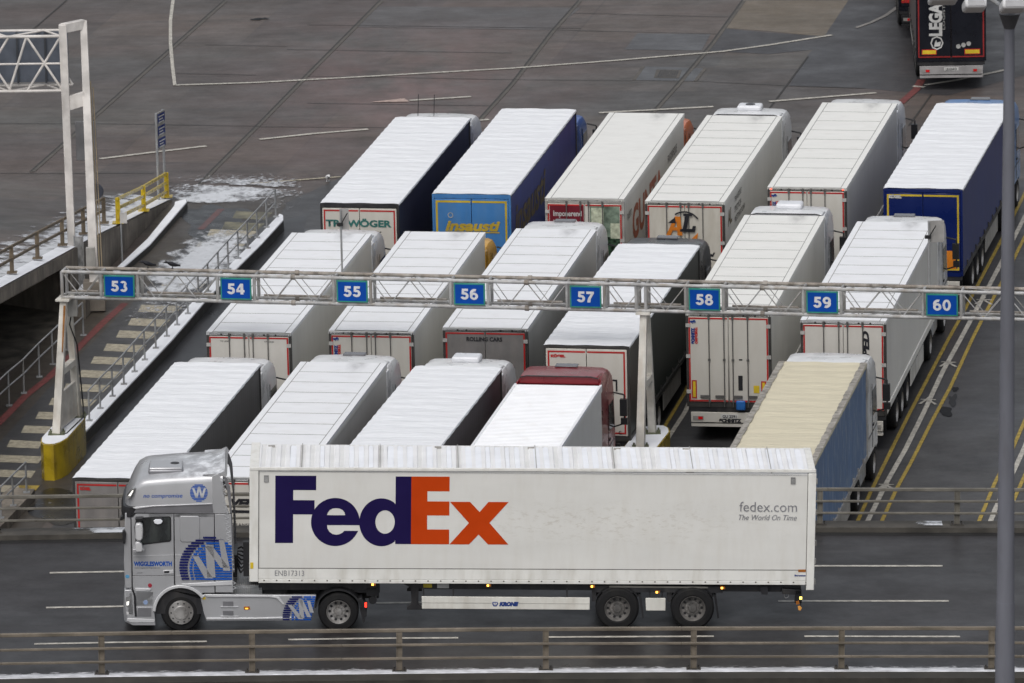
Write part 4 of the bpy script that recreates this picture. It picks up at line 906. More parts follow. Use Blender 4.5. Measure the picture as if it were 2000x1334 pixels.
GLY = {
 '0': [[ell(.33, .5, .33, .51, 36), ell(.33, .5, .125, .30, 30)]],
 '3': [[arc(.30, .74, .27, .07, -80, 155)], [arc(.30, .30, .31, .09, -155, 85)]],
 '4': [[[(0, .20), (0, .42), (.34, 1), (.58, 1), (.58, .42), (.68, .42), (.68, .20), (.58, .20), (.58, 0), (.34, 0), (.34, .20)], [(.18, .42), (.34, .42), (.34, .70)]]],
 '5': [[[(.08, .47), (.11, 1), (.60, 1), (.60, .78), (.30, .78), (.29, .55)]], [arc(.31, .34, .34, .12, -160, 135)]],
 '6': [[ell(.33, .33, .33, .34, 32), ell(.33, .33, .12, .13, 24)], [arc(.40, .60, .40, .17, 70, 205)]],
 '7': [[[(0, .77), (0, 1), (.62, 1), (.62, .82), (.36, .35), (.32, 0), (.07, 0), (.12, .35), (.36, .77)]]],
 '8': [[ell(.32, .74, .28, .27, 30), ell(.32, .74, .09, .09, 20)], [ell(.32, .30, .33, .31, 32), ell(.32, .30, .12, .11, 20)]]}
GLY['9'] = [[[(.66-x, 1-y) for x, y in lp] for lp in pc] for pc in GLY['6']]
def digits(txt, h):
    mb = MB(); x = 0; k = 0
    for chh in txt:
        for pc in GLY[chh]:
            me = poly_mesh(pc); mb.add([((v.co.x*1.12+x)*h, v.co.y*h, k*.0006) for v in me.vertices], [tuple(p.vertices) for p in me.polygons]); k += 1
        x += .84
    me = bpy.data.meshes.new('number'); me.from_pydata(mb.v, [], mb.f); return me
for num, px in signs:
    c = gs(px, ZB+HT/2, -.36); P_ = G(c, -.36, ZB+HT/2+.015)
    s = MB(); s.box(-.47, .47, -.02, .02, -.33, .33); so_ = s.build('number_sign', signgreen, gr, bevel=.008, seg=1); so_.location = P_; so_.rotation_euler = (0, 0, ang)
    so_['label'] = 'blue sign reading %d with a green rim' % num
    s = MB(); s.box(-.425, .425, -.026, -.02, -.285, .285); bo = s.build('sign_face', signblue, so_, smooth=0)
    me = digits(str(num), .33); w_ = max(v.co.x for v in me.vertices); hh = max(v.co.y for v in me.vertices); me.materials.clear(); me.materials.append(numw)
    d = bpy.data.objects.new('number', me); sc.collection.objects.link(d); d.parent = so_; d.matrix_local = Matrix(((1, 0, 0, -w_/2), (0, 0, -1, -.031), (0, 1, 0, -hh/2), (0, 0, 0, 1)))
def plinth(px1, py1, px2, py2, wd, h, label):
    a, b = L(px1, py1), L(px2, py2); d = (b-a); ln = d.length; d.normalize(); n_ = Vector((-d.y, d.x, 0)); out = []
    for t, k in ((0, .0), (.0, .38), (.07, .75), (.2, 1), (.8, 1), (.93, .75), (1, .38)): out.append(a+d*ln*t+n_*wd/2*k)
    for t, k in ((1, -.38), (.93, -.75), (.8, -1), (.2, -1), (.07, -.75), (.0, -.38)): out.append(a+d*ln*t+n_*wd/2*k)
    mb = MB(); mb.prism([(p.x, p.y) for p in out], -.02, h, 'z'); o = lotobj(mb.build('concrete_plinth', paint('worn_yellow_paint', (.42, .30, .012), var=.15, dirt=(.14, .09, .03), damt=.6), smooth=40)); tag(o, label, 'plinth', 'yellow plinths under the gantry legs')
    mb = MB(); c = sum(out, Vector())/len(out); mb.prism([((p.x-c.x)*.95+c.x, (p.y-c.y)*.95+c.y) for p in out], h+.003, h+.03, 'z'); mb.build('snow_cover', snowm, o, bevel=.02)
    return a, b
plinth(97, 938, 154, 874, .8, 1.08, 'yellow painted plinth with a snowy top under the left gantry leg')
m1 = L(1251, 874, 1.08); m2 = L(1274, 845, 1.08); dd = (m2-m1).normalized()
A0, A1 = m1-dd*.9, m2+dd*.9; plinth(*projL((A0.x, A0.y, 0)), *projL((A1.x, A1.y, 0)), 1.0, 1.08, 'yellow painted plinth under the middle gantry leg, mostly behind the white box trailer')
def gleg(f, b, tpx, group=None, gusset=True):
    F, B = L(*f, 1.1), L(*b, 1.1); s = gs(tpx, ZB)
    TF, TB = G(s, -.26, ZB-.1), G(s, .26, ZB-.1)
    mb = MB(); mb.bar(F, TF, .25, .24, up=gn, w2=(.2, .18)); mb.bar(B, TB, .23, .22, up=gn, w2=(.17, .16))
    m_ = lambda t: (F.lerp(TF, t), B.lerp(TB, t)); p, q = m_(.46); mb.bar(p, q, .2, .2)
    if gusset: 
        p, q = m_(.30); p0_, q0_ = m_(.02); n_ = gd*.05; mb.add([tuple(v+k) for k in (n_, -n_) for v in (p, q, q0_, p0_)], [(0, 1, 2, 3), (7, 6, 5, 4), (0, 4, 5, 1), (1, 5, 6, 2)])
    o = mb.build('gantry_leg', gw, gr, bevel=.01, seg=1)
    mb = MB(); mb.bar(TF-gn*.2+Vector((0, 0, .04)), TB+gn*.15+Vector((0, 0, .04)), .42, .06); mb.build('cap_plate', gw, o)
    for v in (F, B):
        mb = MB(); mb.box(v.x-.25, v.x+.25, v.y-.25, v.y+.25, 1.09, 1.13)
        for i in (-1, 1):
            for j in (-1, 1): mb.tube((v.x+i*.19, v.y+j*.19, 1.12), (v.x+i*.19, v.y+j*.19, 1.2), .03, 6)
        mb.build('base_plate', mat('rusty_green_plate', (.12, .13, .08), .6), o)
    return o, F, B, TF, TB
lg, F, B, TF, TB = gleg((111, 847), (152, 813), 124); gleg((1251, 874), (1274, 845), 1257, gusset=False)
e1_, e2_ = G(s1-.5, 0, 1.1)-dd*.95, G(s1-.5, 0, 1.1)+dd*.95; gleg(projL(e1_), projL(e2_), 2375, gusset=False)
e3_, e4_ = e1_-dd*.9, e2_+dd*.9; plinth(*projL((e3_.x, e3_.y, 0)), *projL((e4_.x, e4_.y, 0)), 1.0, 1.08, 'yellow painted plinth under the far right gantry leg')
mb = MB(); p = L(137, 598, ZB-.4); bx = B.lerp(TB, .93)+gd*.15; bx = bx-gd*.14+Vector((0, 0, .12)); mb.box(bx.x-.03, bx.x+.25, bx.y-.25, bx.y+.15, bx.z-.42, bx.z+.16)
mb.build('junction_box', gframe, lg, bevel=.01)
mb = MB(); q = B+gd*.18
mb.path([bx+Vector((.05, -.2, -.45)), bx+Vector((.0, -.1, -.7)), B.lerp(TB, .6)+gd*.16, q+Vector((0, 0, .3)), q+Vector((0, -.2, .03)), F+gd*.3+Vector((0, 0, .02)), F+gd*.1+Vector((0, -.2, .02))], .022); mb.build('cable', plastic, lg)
for f_, b_ in (((124, 600), (118, 640)),):
    mb = MB(); rs = F.lerp(TF, .98)+gd*.08; mb.add([tuple(F.lerp(TF, t)-gn*.138+gd*k) for t, k in ((.97, .03), (.97, .10), (.62, .09), (.62, .05))], [(0, 1, 2, 3)]); mb.build('rust_streak', mat('rust', (.28, .12, .03), .8, var=.3), lg)
# masts clamped to the gantry, and birds
def mast(px, ptop, pw, label):
    s = gs(px, ZT, .28); b = G(s, .31, ZT-.3); t = zat(b, ptop)
    o = empty('sensor_mast', MLOT, label, 'mast', 'masts with small grey plates on the gantry'); MB().tube(b, (b.x, b.y, t), .03, 8).build('pole', steel, o)
    mb = MB(); mb.box(b.x-.03, b.x-.03+pw, b.y+.03, b.y+.05, t-.62, t+.02); mb.build('plate', mat('grey_plate', (.33, .32, .31), .4), o)
    mb = MB(); mb.box(b.x-.12, b.x+.06, b.y-.05, b.y+.02, t-.5, t-.4); mb.tube((b.x, b.y-.03, t-.45), (b.x+.2, b.y-.1, t-.1), .015); mb.build('sensor', plastic, o)
mast(668, 409, .27, 'thin mast with a small grey plate in front of the green lettered doors'); mast(1815, 433, .95/2, 'thin mast with a grey plate in front of the dark blue trailer')
def bird(px, py, base, col, sc_, M, heading, label, cat='bird', group=None):
    prof = [(-.24, .012, .03), (-.16, .03, .035), (-.08, .055, .06), (0, .07, .075), (.08, .062, .07), (.14, .042, .05), (.17, .036, .04), (.20, .04, .042), (.24, .03, .032), (.27, .012, .014), (.32, .004, .005)]
    hz = [.075, .085, .105, .13, .15, .18, .20, .212, .21, .20, .19]
    secs = []
    for (x, ry, rz_), z in zip(prof, hz): secs.append([(x*sc_, ry*sc_*math.cos(2*math.pi*i/12), (z+rz_*math.sin(2*math.pi*i/12))*sc_) for i in range(12)])
    mb = MB(); mb.loft(secs)
    for y in (-.03, .03): mb.tube((.01*sc_, y*sc_, .08*sc_), (.015*sc_, y*sc_, 0), .008*sc_, 6); mb.box(-.01*sc_, .05*sc_, (y-.015)*sc_, (y+.015)*sc_, 0, .006*sc_)
    o = mb.build('bird', col, smooth=60); o.matrix_world = MLOT @ Matrix.Translation(base) @ Matrix.Rotation(heading, 4, 'Z'); tag(o, label, cat, group); return o
bf = mat('black_feathers', (.012, .012, .016), .4); wf = mat('white_feathers', (.7, .7, .7), .6)
for px, tx in ((290, 'left of the two crows perched on the gantry beside sign 53'), (338, 'right of the two crows perched on the gantry beyond sign 53')):
    s = gs(px, ZT, .28); bird(0, 0, G(s, .28, ZT+.055), bf, .95, None, math.pi+.2, tx, group='crows on the gantry')
bird(0, 0, L(640, 354), wf, 1.15, None, -1.35, 'white gull standing on the slushy ground beside the slate trailer')

# ------------------------------------------------------------------ sign portal at the upper left
F0 = L(144, 572, .3); zt_ = zat(F0, 48); B0 = L(184, 551, .95)
po = empty('sign_portal', MLOT, 'white lattice sign portal with twin legs at the upper left', 'gantry')
pw_ = mat('portal_white_paint', (.62, .59, .56), .45, dirt=(.35, .3, .25), damt=.3)
FT = Vector((F0.x-.05, F0.y, zt_)); BT = L(163, 38, zt_+.05); BT = Vector((BT.x, BT.y, zt_+.02))
mb = MB(); mb.bar(F0, FT, .25, .27, up=(0, 1, 0)); mb.build('portal_leg', pw_, po, bevel=.01, seg=1)
mb = MB(); mb.bar(B0, BT, .3, .27, up=(0, 1, 0), w2=(.22, .22)); mb.build('portal_leg', pw_, po, bevel=.01, seg=1)
mb = MB(); mb.bar(FT+Vector((0, 0, -.12)), BT+Vector((0, 0, -.12)), .24, .3); mb.build('cross_beam', pw_, po, bevel=.01, seg=1); mb = MB(); t_ = .295; mb.bar(FT.lerp(F0, t_), BT.lerp(B0, t_), .2, .45); mb.build('cross_beam', pw_, po, bevel=.01, seg=1)
mb = MB(); mb.box(B0.x-.35, B0.x+.35, B0.y-.3, B0.y+.3, B0.z-.9, B0.z+.04); mb.build('base_plate', concrete, po)
mb = MB(); mb.tube(BT+Vector((.16, -.1, -2)), B0+Vector((.2, -.1, .2)), .02); mb.tube(BT+Vector((.24, -.1, -2.2)), B0+Vector((.28, -.1, .2)), .018)
e0 = F0.lerp(FT, .72); mb.path([e0+Vector((.14, -.1, 0)), e0+Vector((.4, .2, .12)), e0+Vector((.6, .8, 0)), e0+Vector((.55, .9, -.6))], .014); mb.build('conduit', mat('tan_conduit', (.3, .24, .16), .5), po)
mb = MB(); bb = B0+Vector((-.05, -.2, .5)); mb.box(bb.x-.17, bb.x+.12, bb.y-.1, bb.y+.1, bb.z+.0, bb.z+.7); mb.build('junction_box', gframe, po)
zc1, zc0 = zat(F0, 70.5), zat(F0, 177); dxy = Vector((-1, .045, 0)).normalized(); dpt = Vector((.3*.9, 1.0, 0))
def PT(s, back, z): p = Vector((F0.x-.12, F0.y, 0))+dxy*s+(dpt if back else Vector()); return Vector((p.x, p.y, z-.0))
ch_ = MB(); dg2 = MB(); Ls_ = 7.5
for back in (0, 1):
    for z in (zc0, zc1): ch_.tube(PT(0, back, z), PT(Ls_, back, z), .05, 8)
per = 1.75
for k in range(5):
    for back in (0, 1):
        a = k*per*.97+(0 if not back else .0)
        dg2.tube(PT(a, back, zc0), PT(a+per*.5+.25, back, zc1), .04, 8); dg2.tube(PT(a+per*.5+.25, back, zc1), PT(a+per, back, zc0), .04, 8) if back == 0 else None
        if back == 0: dg2.tube(PT(a, 0, zc1), PT(a+per*.55+.2, 0, zc0), .04, 8)
    for z in (zc0, zc1): dg2.tube(PT(k*per, 0, z), PT(k*per+per/2, 1, z), .035); dg2.tube(PT(k*per+per/2, 1, z), PT((k+1)*per, 0, z), .035)
zm = (zc0+zc1)/2; dg2.tube(PT(0, 0, zm), PT(Ls_, 0, zm), .035)
ch_.build('chord', pw_, po); dg2.build('diagonal', pw_, po)
sb = mat('sign_back_grey', (.11, .125, .155), .5, dirt=(.07, .08, .1)); sbn = mat('sign_back_dark', (.055, .06, .07), .6)
so2 = empty('overhead_sign', MLOT, 'blue grey back of a large sign hung in the white portal lattice', 'sign')
mb = MB(); a, b = PT(.1, 1, 0)+Vector((0, -.12, 0)), PT(Ls_, 1, 0)+Vector((0, -.12, 0)); mb.add([(a.x, a.y, zc0+.12), (b.x, b.y, zc0+.12), (b.x, b.y, zc1-.02), (a.x, a.y, zc1-.02)]+[(a.x, a.y+.06, zc0+.12), (b.x, b.y+.06, zc0+.12), (b.x, b.y+.06, zc1-.02), (a.x, a.y+.06, zc1-.02)], [(0, 1, 2, 3), (7, 6, 5, 4), (0, 4, 5, 1), (3, 2, 6, 7), (0, 3, 7, 4)]); mb.build('sign_panel', sb, so2, smooth=0)
for k in range(8):
    mb = MB(); p = PT(.85+k*.92, 1, 0)+Vector((0, -.17, 0)); mb.box(p.x-.03, p.x+.03, p.y-.03, p.y+.03, zc0+.1, zc1); mb.build('sign_rib', sbn, so2)
# signs behind the rear leg
def backsign(x0, y0, x1, y1, base, m, label, post=True):
    b = L(*base); rt = empty('road_sign', MLOT, label, 'sign'); z0, z1 = zat(b, y1), zat(b, y0)
    k = b.y/FPX; xa = (x0-base[0])*k; xb = (x1-base[0])*k
    mb = MB(); mb.box(b.x+xa, b.x+xb, b.y, b.y+.05, z0, z1); mb.build('sign_panel', m, rt, bevel=.01)
    mb = MB(); mb.box(b.x-.06, b.x+.06, b.y+.05, b.y+.15, tz(base[0])*.6, z1-.1); mb.build('post', steel, rt); return rt
backsign(153, 237, 195, 313, (186, 440), mat('sign_back_mid', (.13, .13, .135), .5), 'grey back of a tall rectangular sign behind the portal leg')
rt = empty('round_sign', MLOT, 'round dark sign seen from behind beside the portal leg', 'sign'); b = L(189, 455, .8); zc = zat(b, 374)
MB().lathe([(-.02, .001), (-.02, .26), (.02, .28), (.03, .001)], c=(b.x, b.y, zc), axis='y', n=32).build('sign_panel', mat('round_sign_back', (.05, .055, .07), .35), rt); MB().tube((b.x, b.y+.06, .5), (b.x, b.y+.06, zc), .04).build('post', steel, rt)
# mesh panel by the leg
b = L(157, 575, .3); z0, z1 = .3, zat(b, 462); mb = MB(); mb.box(b.x-.13, b.x+.13, b.y, b.y+.03, z0, z1); o = lotobj(mb.build('steel_panel', mat('dull_zinc_sheet', (.33, .33, .33), .5, .3, var=.25, vscale=(6, 6, 3)), bevel=.005)); tag(o, 'upright dull zinc sheet standing beside the portal leg', 'panel')
mb = MB(); mb.box(b.x-.16, b.x-.13, b.y-.02, b.y+.04, z0, z1+.03); mb.box(b.x+.13, b.x+.16, b.y-.02, b.y+.04, z0, z1+.03); mb.build('panel_frame', steel, o)
# blue direction sign
ds = empty('direction_sign', MLOT, 'narrow blue sign with three text panels on two grey posts beyond the yellow railing', 'sign')
p1, p2 = L(310, 391, .1), L(324, 384, .1); z1 = zat(p1, 222); z0 = zat(p1, 294); e1 = L(308, 260, 2.0)
q1, q2 = Vector((p1.x-.03, p1.y, 0)), Vector((p1.x+.24, p1.y+.75, 0))
for p in (p1, Vector((p1.x+.2, p1.y+.6, 0))): MB().tube((p.x, p.y, 0), (p.x, p.y, z1+.02), .045, 8).build('post', steel, ds)
dn = (q2-q1).normalized(); nn = Vector((dn.y, -dn.x, 0))
def dp(s, z, o=0): v = q1+dn*s*(q2-q1).length+nn*(.05+o); return (v.x, v.y, z)
mb = MB(); mb.add([dp(0, z0), dp(1, z0), dp(1, z1), dp(0, z1), dp(0, z0, -.04), dp(1, z0, -.04), dp(1, z1, -.04), dp(0, z1, -.04)], [(0, 1, 2, 3), (7, 6, 5, 4), (0, 4, 5, 1), (3, 2, 6, 7), (0, 3, 7, 4), (1, 5, 6, 2)]); mb.build('sign_panel', gframe, ds)
h3 = (z1-z0)/3
for k in range(3):
    mb = MB(); mb.add([dp(.1, z0+k*h3+.06, .006), dp(.93, z0+k*h3+.06, .006), dp(.93, z0+(k+1)*h3-.05, .006), dp(.1, z0+(k+1)*h3-.05, .006)], [(0, 1, 2, 3)]); f = mb.build('sign_face', mat('deep_blue_sign', (.01, .03, .16), .3), ds, smooth=0)
    mb = MB()
    for r_, (a, b) in enumerate(((.2, .85), (.25, .7), (.2, .8))): zz = z0+(k+1)*h3-.13-r_*.1; mb.add([dp(a, zz-.045, .01), dp(b, zz-.045, .01), dp(b, zz, .01), dp(a, zz, .01)], [(0, 1, 2, 3)])
    mb.build('lettering', whl, f, smooth=0)
# small white notice post
b = L(239, 521); z1 = zat(b, 436); z2 = zat(b, 415); nr = empty('notice_post', MLOT, 'thin post with a small white notice in front of the ramp wall', 'sign'); MB().tube((b.x, b.y, 0), (b.x, b.y, z2), .03).build('post', steel, nr); mb = MB(); mb.box(b.x-.02, b.x+.21, b.y-.04, b.y-.02, z1, z2); mb.build('notice', mat('notice_white', (.6, .58, .55), .4), nr)
# ------------------------------------------------------------------ flyover in the foreground (level frame)
def ptdepth(px, py, dep): return CAM + (FW + R0*((px-1000)/FPX) - U0*((py-667)/FPX))*dep
TR0 = ptdepth(243, 1235, 180.3); ZR = TR0.z
def H(px, py, z=0): return Wp(px, py, ZR+z)
NE = [(-1500, 1352), (-500, 1340), (0, 1334), (190, 1330), (500, 1326.5), (1000, 1321.5), (1500, 1319.5), (2000, 1319.5), (2600, 1322), (3500, 1330)]
FE = [(-1500, 1068), (-500, 1060), (0, 1056), (240, 1052), (1000, 1045), (1594, 1040), (2000, 1041), (2600, 1044), (3500, 1052)]
A = [H(*p) for p in NE]; B = [H(*p) for p in FE]; n = len(A)
def resample(P, xs):
    out = []
    for x in xs:
        for a, b in zip(P, P[1:]):
            if a.x <= x <= b.x: t = (x-a.x)/(b.x-a.x); out.append(a.lerp(b, t)); break
    return out
xs = [-28+.8*i for i in range(71)]; A = resample(A, xs); B = resample(B, xs); n = len(xs)
mb = MB(); mb.add([tuple(p) for p in A+B], [(i, i+1, n+i+1, n+i) for i in range(n-1)]); tag(mb.build('flyover_road', hw_m, smooth=0), kind='structure')
def run(name, P, prof, m, kind=None, smooth=0):
    "extrude a profile of (dy, dz) along polyline P"
    k = len(prof); mb = MB(); mb.add([(p.x, p.y+dy, p.z+dz) for p in P for dy, dz in prof], [(i*k+j, i*k+(j+1) % k, (i+1)*k+(j+1) % k, (i+1)*k+j) for i in range(len(P)-1) for j in range(k)]+[tuple(range(k))[::-1], tuple((len(P)-1)*k+j for j in range(k))])
    o = mb.build(name, m, smooth=smooth); 
    if kind: o['kind'] = kind
    return o
deck = run('flyover_deck', [Vector((p.x, (p.y+q.y)/2, p.z)) for p, q in zip(A, B)], [(-6.6, -.01), (6.6, -.01), (6.6, -.35), (4, -.9), (-4, -.9), (-6.6, -.35)], concrete); tag(deck, 'concrete flyover deck carrying the wet road in the foreground', 'flyover')
for X in (-22, 0, 22):
    q = MB(); q.box(X-.8, X+.8, 180, 187, -3, ZR-.9); q.build('pier', concrete, deck)
np_ = run('near_parapet', A, [(0, .02), (0, .10), (-.06, .12), (-.62, .12), (-.62, -.55), (-.2, -.55), (-.2, .0)], mat('dark_damp_concrete', (.04, .036, .03), .7, var=.2, bmp=.3, bscale=6, dirt=(.03, .03, .025), damt=.6)); tag(np_, 'dark damp concrete parapet edge along the bottom of the picture', 'parapet')
np_.location.y = -.02
run('near_snow', A, [(-.10, .1), (-.08, .135), (.06, .15), (.22, .13), (.40, .04), (.46, .003)], mat('old_kerb_snow', (.56, .57, .60), .7, var=.16, vscale=(2.5, 6, 2), bmp=.6, bscale=5), 'stuff', 50)
def msnow(name, P, y0, y1, z, m, fn):
    K = 6; vs = []; mk_ = []
    for i, p in enumerate(P):
        for j in range(K+1): vs.append((p.x, p.y+y0+(y1-y0)*j/K, p.z+z)); mk_.append(fn(p, j/K))
    mb = MB(); mb.add(vs, [(i*(K+1)+j, i*(K+1)+j+1, (i+1)*(K+1)+j+1, (i+1)*(K+1)+j) for i in range(len(P)-1) for j in range(K)])
    o = mb.build(name, m, smooth=0); at = o.data.attributes.new('mask', 'FLOAT', 'POINT'); at.data.foreach_set('value', mk_); o['kind'] = 'stuff'
slush3 = patchy_snow('roadside_snow', 3.0, .8, (1.2, 3, 1), col=(.64, .64, .66))
msnow('roadside_snow', A, .40, 1.15, .006, slush3, lambda p, v: (1-v)*1.05)
fk = run('far_kerb', B, [(0, -.02), (0, .13), (.62, .15), (.62, -.5), (.4, -.5), (.4, -.02)], mat('far_kerb_concrete', (.07, .064, .055), .7, var=.2, dirt=(.05, .045, .04))); tag(fk, 'concrete kerb along the far side of the flyover', 'kerb')
msnow('kerb_snow', resample(B, [-16+.25*i for i in range(30)]), .05, .55, .155, slush, lambda p, v: .75*ss(-12.5, -9.6, p.x))
msnow('kerb_snow', resample(B, [9.8+.1*i for i in range(12)]), .15, .58, .158, slush, lambda p, v: .8*ss(9.9, 10.7, p.x))
foot_dark = mat('kerb_foot_dark', (.02, .02, .02), .5); msnow('kerb_foot_strip', B, -.28, -.0, .004, foot_dark, lambda p, v: 1)  # even dark strip on the road along the far kerb foot
def wl(name, lns, wd, m=wline, z=.006):
    mb = MB()
    for ln in lns: strip(mb, [H(*p) for p in ln], wd, ZR+z)
    o = mb.build(name, m, smooth=0); o['kind'] = 'structure'
wl('lane_dash', [[(97, 1119), (240, 1116.5), (340, 1115)], [(1400, 1106), (1600, 1105.5), (1841, 1105.5)], [(90, 1187), (240, 1184.5), (330, 1183)], [(735, 1178), (860, 1176.5), (960, 1176)], [(1520, 1174.5), (1565, 1174), (1853, 1174)], [(600, 1112), (1000, 1108)]], .14, wline)
wl('lane_dash', [[(67, 1258), (220, 1255), (404, 1253)], [(563, 1249.5), (730, 1247), (895, 1246)], [(1072, 1244.5), (1394, 1243)], [(1571, 1243), (1875, 1243.5)]], .13, cline if False else wline)
def hrail(name, pxs, base, hs, m, label, ext, yoff):
    root = empty(name, Matrix.Identity(4), label, 'railing')
    for px in pxs:
        c = H(px, 1322 if base is A else 1040); p = resample(base, [c.x*1.0])[0]; p = Vector((p.x, p.y+yoff, p.z+.12))
        q = MB(); q.box(p.x-.055, p.x+.055, p.y-.035, p.y+.035, p.z, p.z+hs[0]); q.box(p.x-.07, p.x-.055, p.y-.06, p.y+.06, p.z, p.z+hs[0]); q.box(p.x+.055, p.x+.07, p.y-.06, p.y+.06, p.z, p.z+hs[0]); po_ = q.build('post', m, root)
        q = MB(); q.box(p.x-.17, p.x+.17, p.y-.13, p.y+.13, p.z-.01, p.z+.04)
        for i in (-1, 1):
            for j in (-1, 1): q.tube((p.x+i*.12, p.y+j*.09, p.z+.03), (p.x+i*.12, p.y+j*.09, p.z+.08), .018, 6)
        q.build('base_plate', mat('dark_base_plate', (.05, .045, .04), .6), po_)
    for k, h in enumerate(hs):
        mb = MB(); P_ = [Vector((p.x, p.y+yoff-(.075 if k else 0), p.z+.12+h)) for p in base]
        for a, b in zip(P_[::5], P_[5::5]): mb.bar(a, b, .09 if k == 0 else .06, .085 if k == 0 else .06)
        mb.build('rail', m, root, bevel=.012)
    return root
tanrail = mat('tan_weathered_rail', (.17, .145, .115), .55, var=.18, vscale=(1, 4, 4), dirt=(.1, .085, .06), damt=.6, bmp=.15)
greyrail = mat('grey_weathered_rail', (.15, .14, .12), .55, var=.15, dirt=(.1, .09, .07), damt=.6)
hrail('near_barrier', [-374, -87, 200, 493, 780, 1066, 1355, 1644, 1937, 2230], A, (1.0, .66, .33), tanrail, 'tan weathered three rail barrier along the near edge of the flyover', None, .14)
hrail('far_barrier', [-274, -6, 262, 530, 798, 1066, 1334, 1602, 1870, 2138], B, (.92, .63, .32), greyrail, 'grey weathered barrier along the far edge of the flyover', None, .34)

# ------------------------------------------------------------------ silver lorry with the long white box trailer on the flyover
S = 81.1; V = 78.4; YAW = .034
tm_ = Matrix.Translation(TR0) @ Matrix.Rotation(R(.85)+.0, 4, 'Z')
fx = empty('articulated_lorry', tm_, 'silver lorry with blue striped W emblems pulling a long white box trailer along the flyover', 'lorry')
def u_(px): return (px-243)/S
def base_(px): return 1235-.008*(px-354)
def w_(px, py): return (base_(px)-py)/V
def tp(px, py): return (u_(px), w_(px, py))
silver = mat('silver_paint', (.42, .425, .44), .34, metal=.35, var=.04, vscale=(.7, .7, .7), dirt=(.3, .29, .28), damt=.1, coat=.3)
silver2 = mat('dark_silver_trim_and_shade', (.24, .24, .255), .35, metal=.5, var=.05)  # darker silver: shade painted into flat recesses, also wings and small lettering
silverl = mat('bright_silver_trim_and_highlight', (.60, .605, .62), .3, metal=.2, var=.04, dirt=(.4, .39, .38), damt=.3)  # lighter silver: highlights painted on creases and ledges, also mirrors and handle
seam = mat('seam_black', (.015, .015, .018), .5)
lblue = mat('logo_blue', (.008, .08, .38), .4, spec=.2); lnavy = mat('logo_navy', (.008, .012, .10), .4, spec=.2)
def sec(u, y0, wb, ws, wt, y1=2.5, r=.14):
    c = (y0+y1)/2; hw = (y1-y0)/2
    half = [(-hw, wb), (-hw, ws-r), (-hw+.02, ws-r*.45), (-hw+r*.5, ws-.0+.01), (-hw+r*1.3, ws+(wt-ws)*.35), (-hw*.45, wt-(wt-ws)*.2), (0, wt)]
    pts = half+[(-y, z) for y, z in half[-2::-1]]
    return [(u, c+y, z) for y, z in pts]
mb = MB(); mb.loft([sec(u, y0, wb, ws, wt, 2.5-y0) for u, y0, wb, ws, wt in
  [(.03, .5, 3.10, 3.13, 3.16), (.07, .28, 3.1, 3.18, 3.25), (.14, .14, 3.1, 3.34, 3.42), (.22, .08, 3.08, 3.5, 3.57), (.33, .03, 3.0, 3.66, 3.73), (.48, .01, 2.86, 3.74, 3.85), (.62, 0, 2.86, 3.765, 3.89), (1.2, 0, 2.86, 3.81, 3.94), (1.86, 0, 2.86, 3.84, 3.98), (2.1, 0, 2.86, 3.855, 4.02), (2.3, 0, 2.86, 3.87, 4.12), (2.40, 0, 2.86, 3.88, 4.19)]])
silver_s = silver.copy(); silver_s.name = 'silver_paint_with_frost'
_t = silver_s.node_tree; _b = [n for n in _t.nodes if n.type == 'BSDF_PRINCIPLED'][0]; _src = _b.inputs['Base Color'].links[0].from_socket
_g = N(_t, 'NewGeometry'); _sx = N(_t, 'SeparateXYZ'); _t.links.new(_g.outputs['Normal'], _sx.inputs[0]); _px = N(_t, 'SeparateXYZ'); _t.links.new(coord(_t), _px.inputs[0])
_f = mth(_t, 'MULTIPLY', ramp(_t, _sx.outputs[2], [(.55, 0), (.95, 1)]), mth(_t, 'MULTIPLY', ramp(_t, mth(_t, 'MULTIPLY', _px.outputs[0], .4), [(.3, .12), (.75, 1)]), ramp(_t, noise(_t, coord(_t, (1.2, 1.2, 1.2)), 2.6, 7, .7), [(.42, 0), (.62, 1)])))
_t.links.new(mixc(_t, _f, _src, (.74, .76, .79)), _b.inputs['Base Color']); _t.links.new(mth(_t, 'SUBTRACT', .35, mth(_t, 'MULTIPLY', _f, .35)), _b.inputs['Metallic'])
roof = mb.build('cab_roof', silver_s, fx, smooth=50)
mb = MB(); mb.loft([sec(u, y0, wb, ws, wt, 2.5-y0, .03) for u, y0, wb, ws, wt in [(.06, .22, .45, 2.86, 2.87), (.12, .10, .4, 2.88, 2.89), (.25, .04, .95, 2.9, 2.91), (.32, .03, 1.3, 2.9, 2.91), (2.32, .03, 1.3, 2.9, 2.91)]])
cabf = mb.build('cab', silver, fx, smooth=40)
def side(name, poly, m, y0, y1, parent=None, bevel=.008, px=True):
    P_ = [tp(*p) for p in poly] if px else poly
    q = MB(); q.prism(P_, y0, y1, 'y'); return q.build(name, m, parent or fx, bevel=bevel, seg=2)
WX, WY = 354, 1196
def arcp(cx, cy, r, a0, a1, n=16): return [(cx+r*math.cos(R(a0+(a1-a0)*i/(n-1))), cy-r*.966*math.sin(R(a0+(a1-a0)*i/(n-1)))) for i in range(n)]
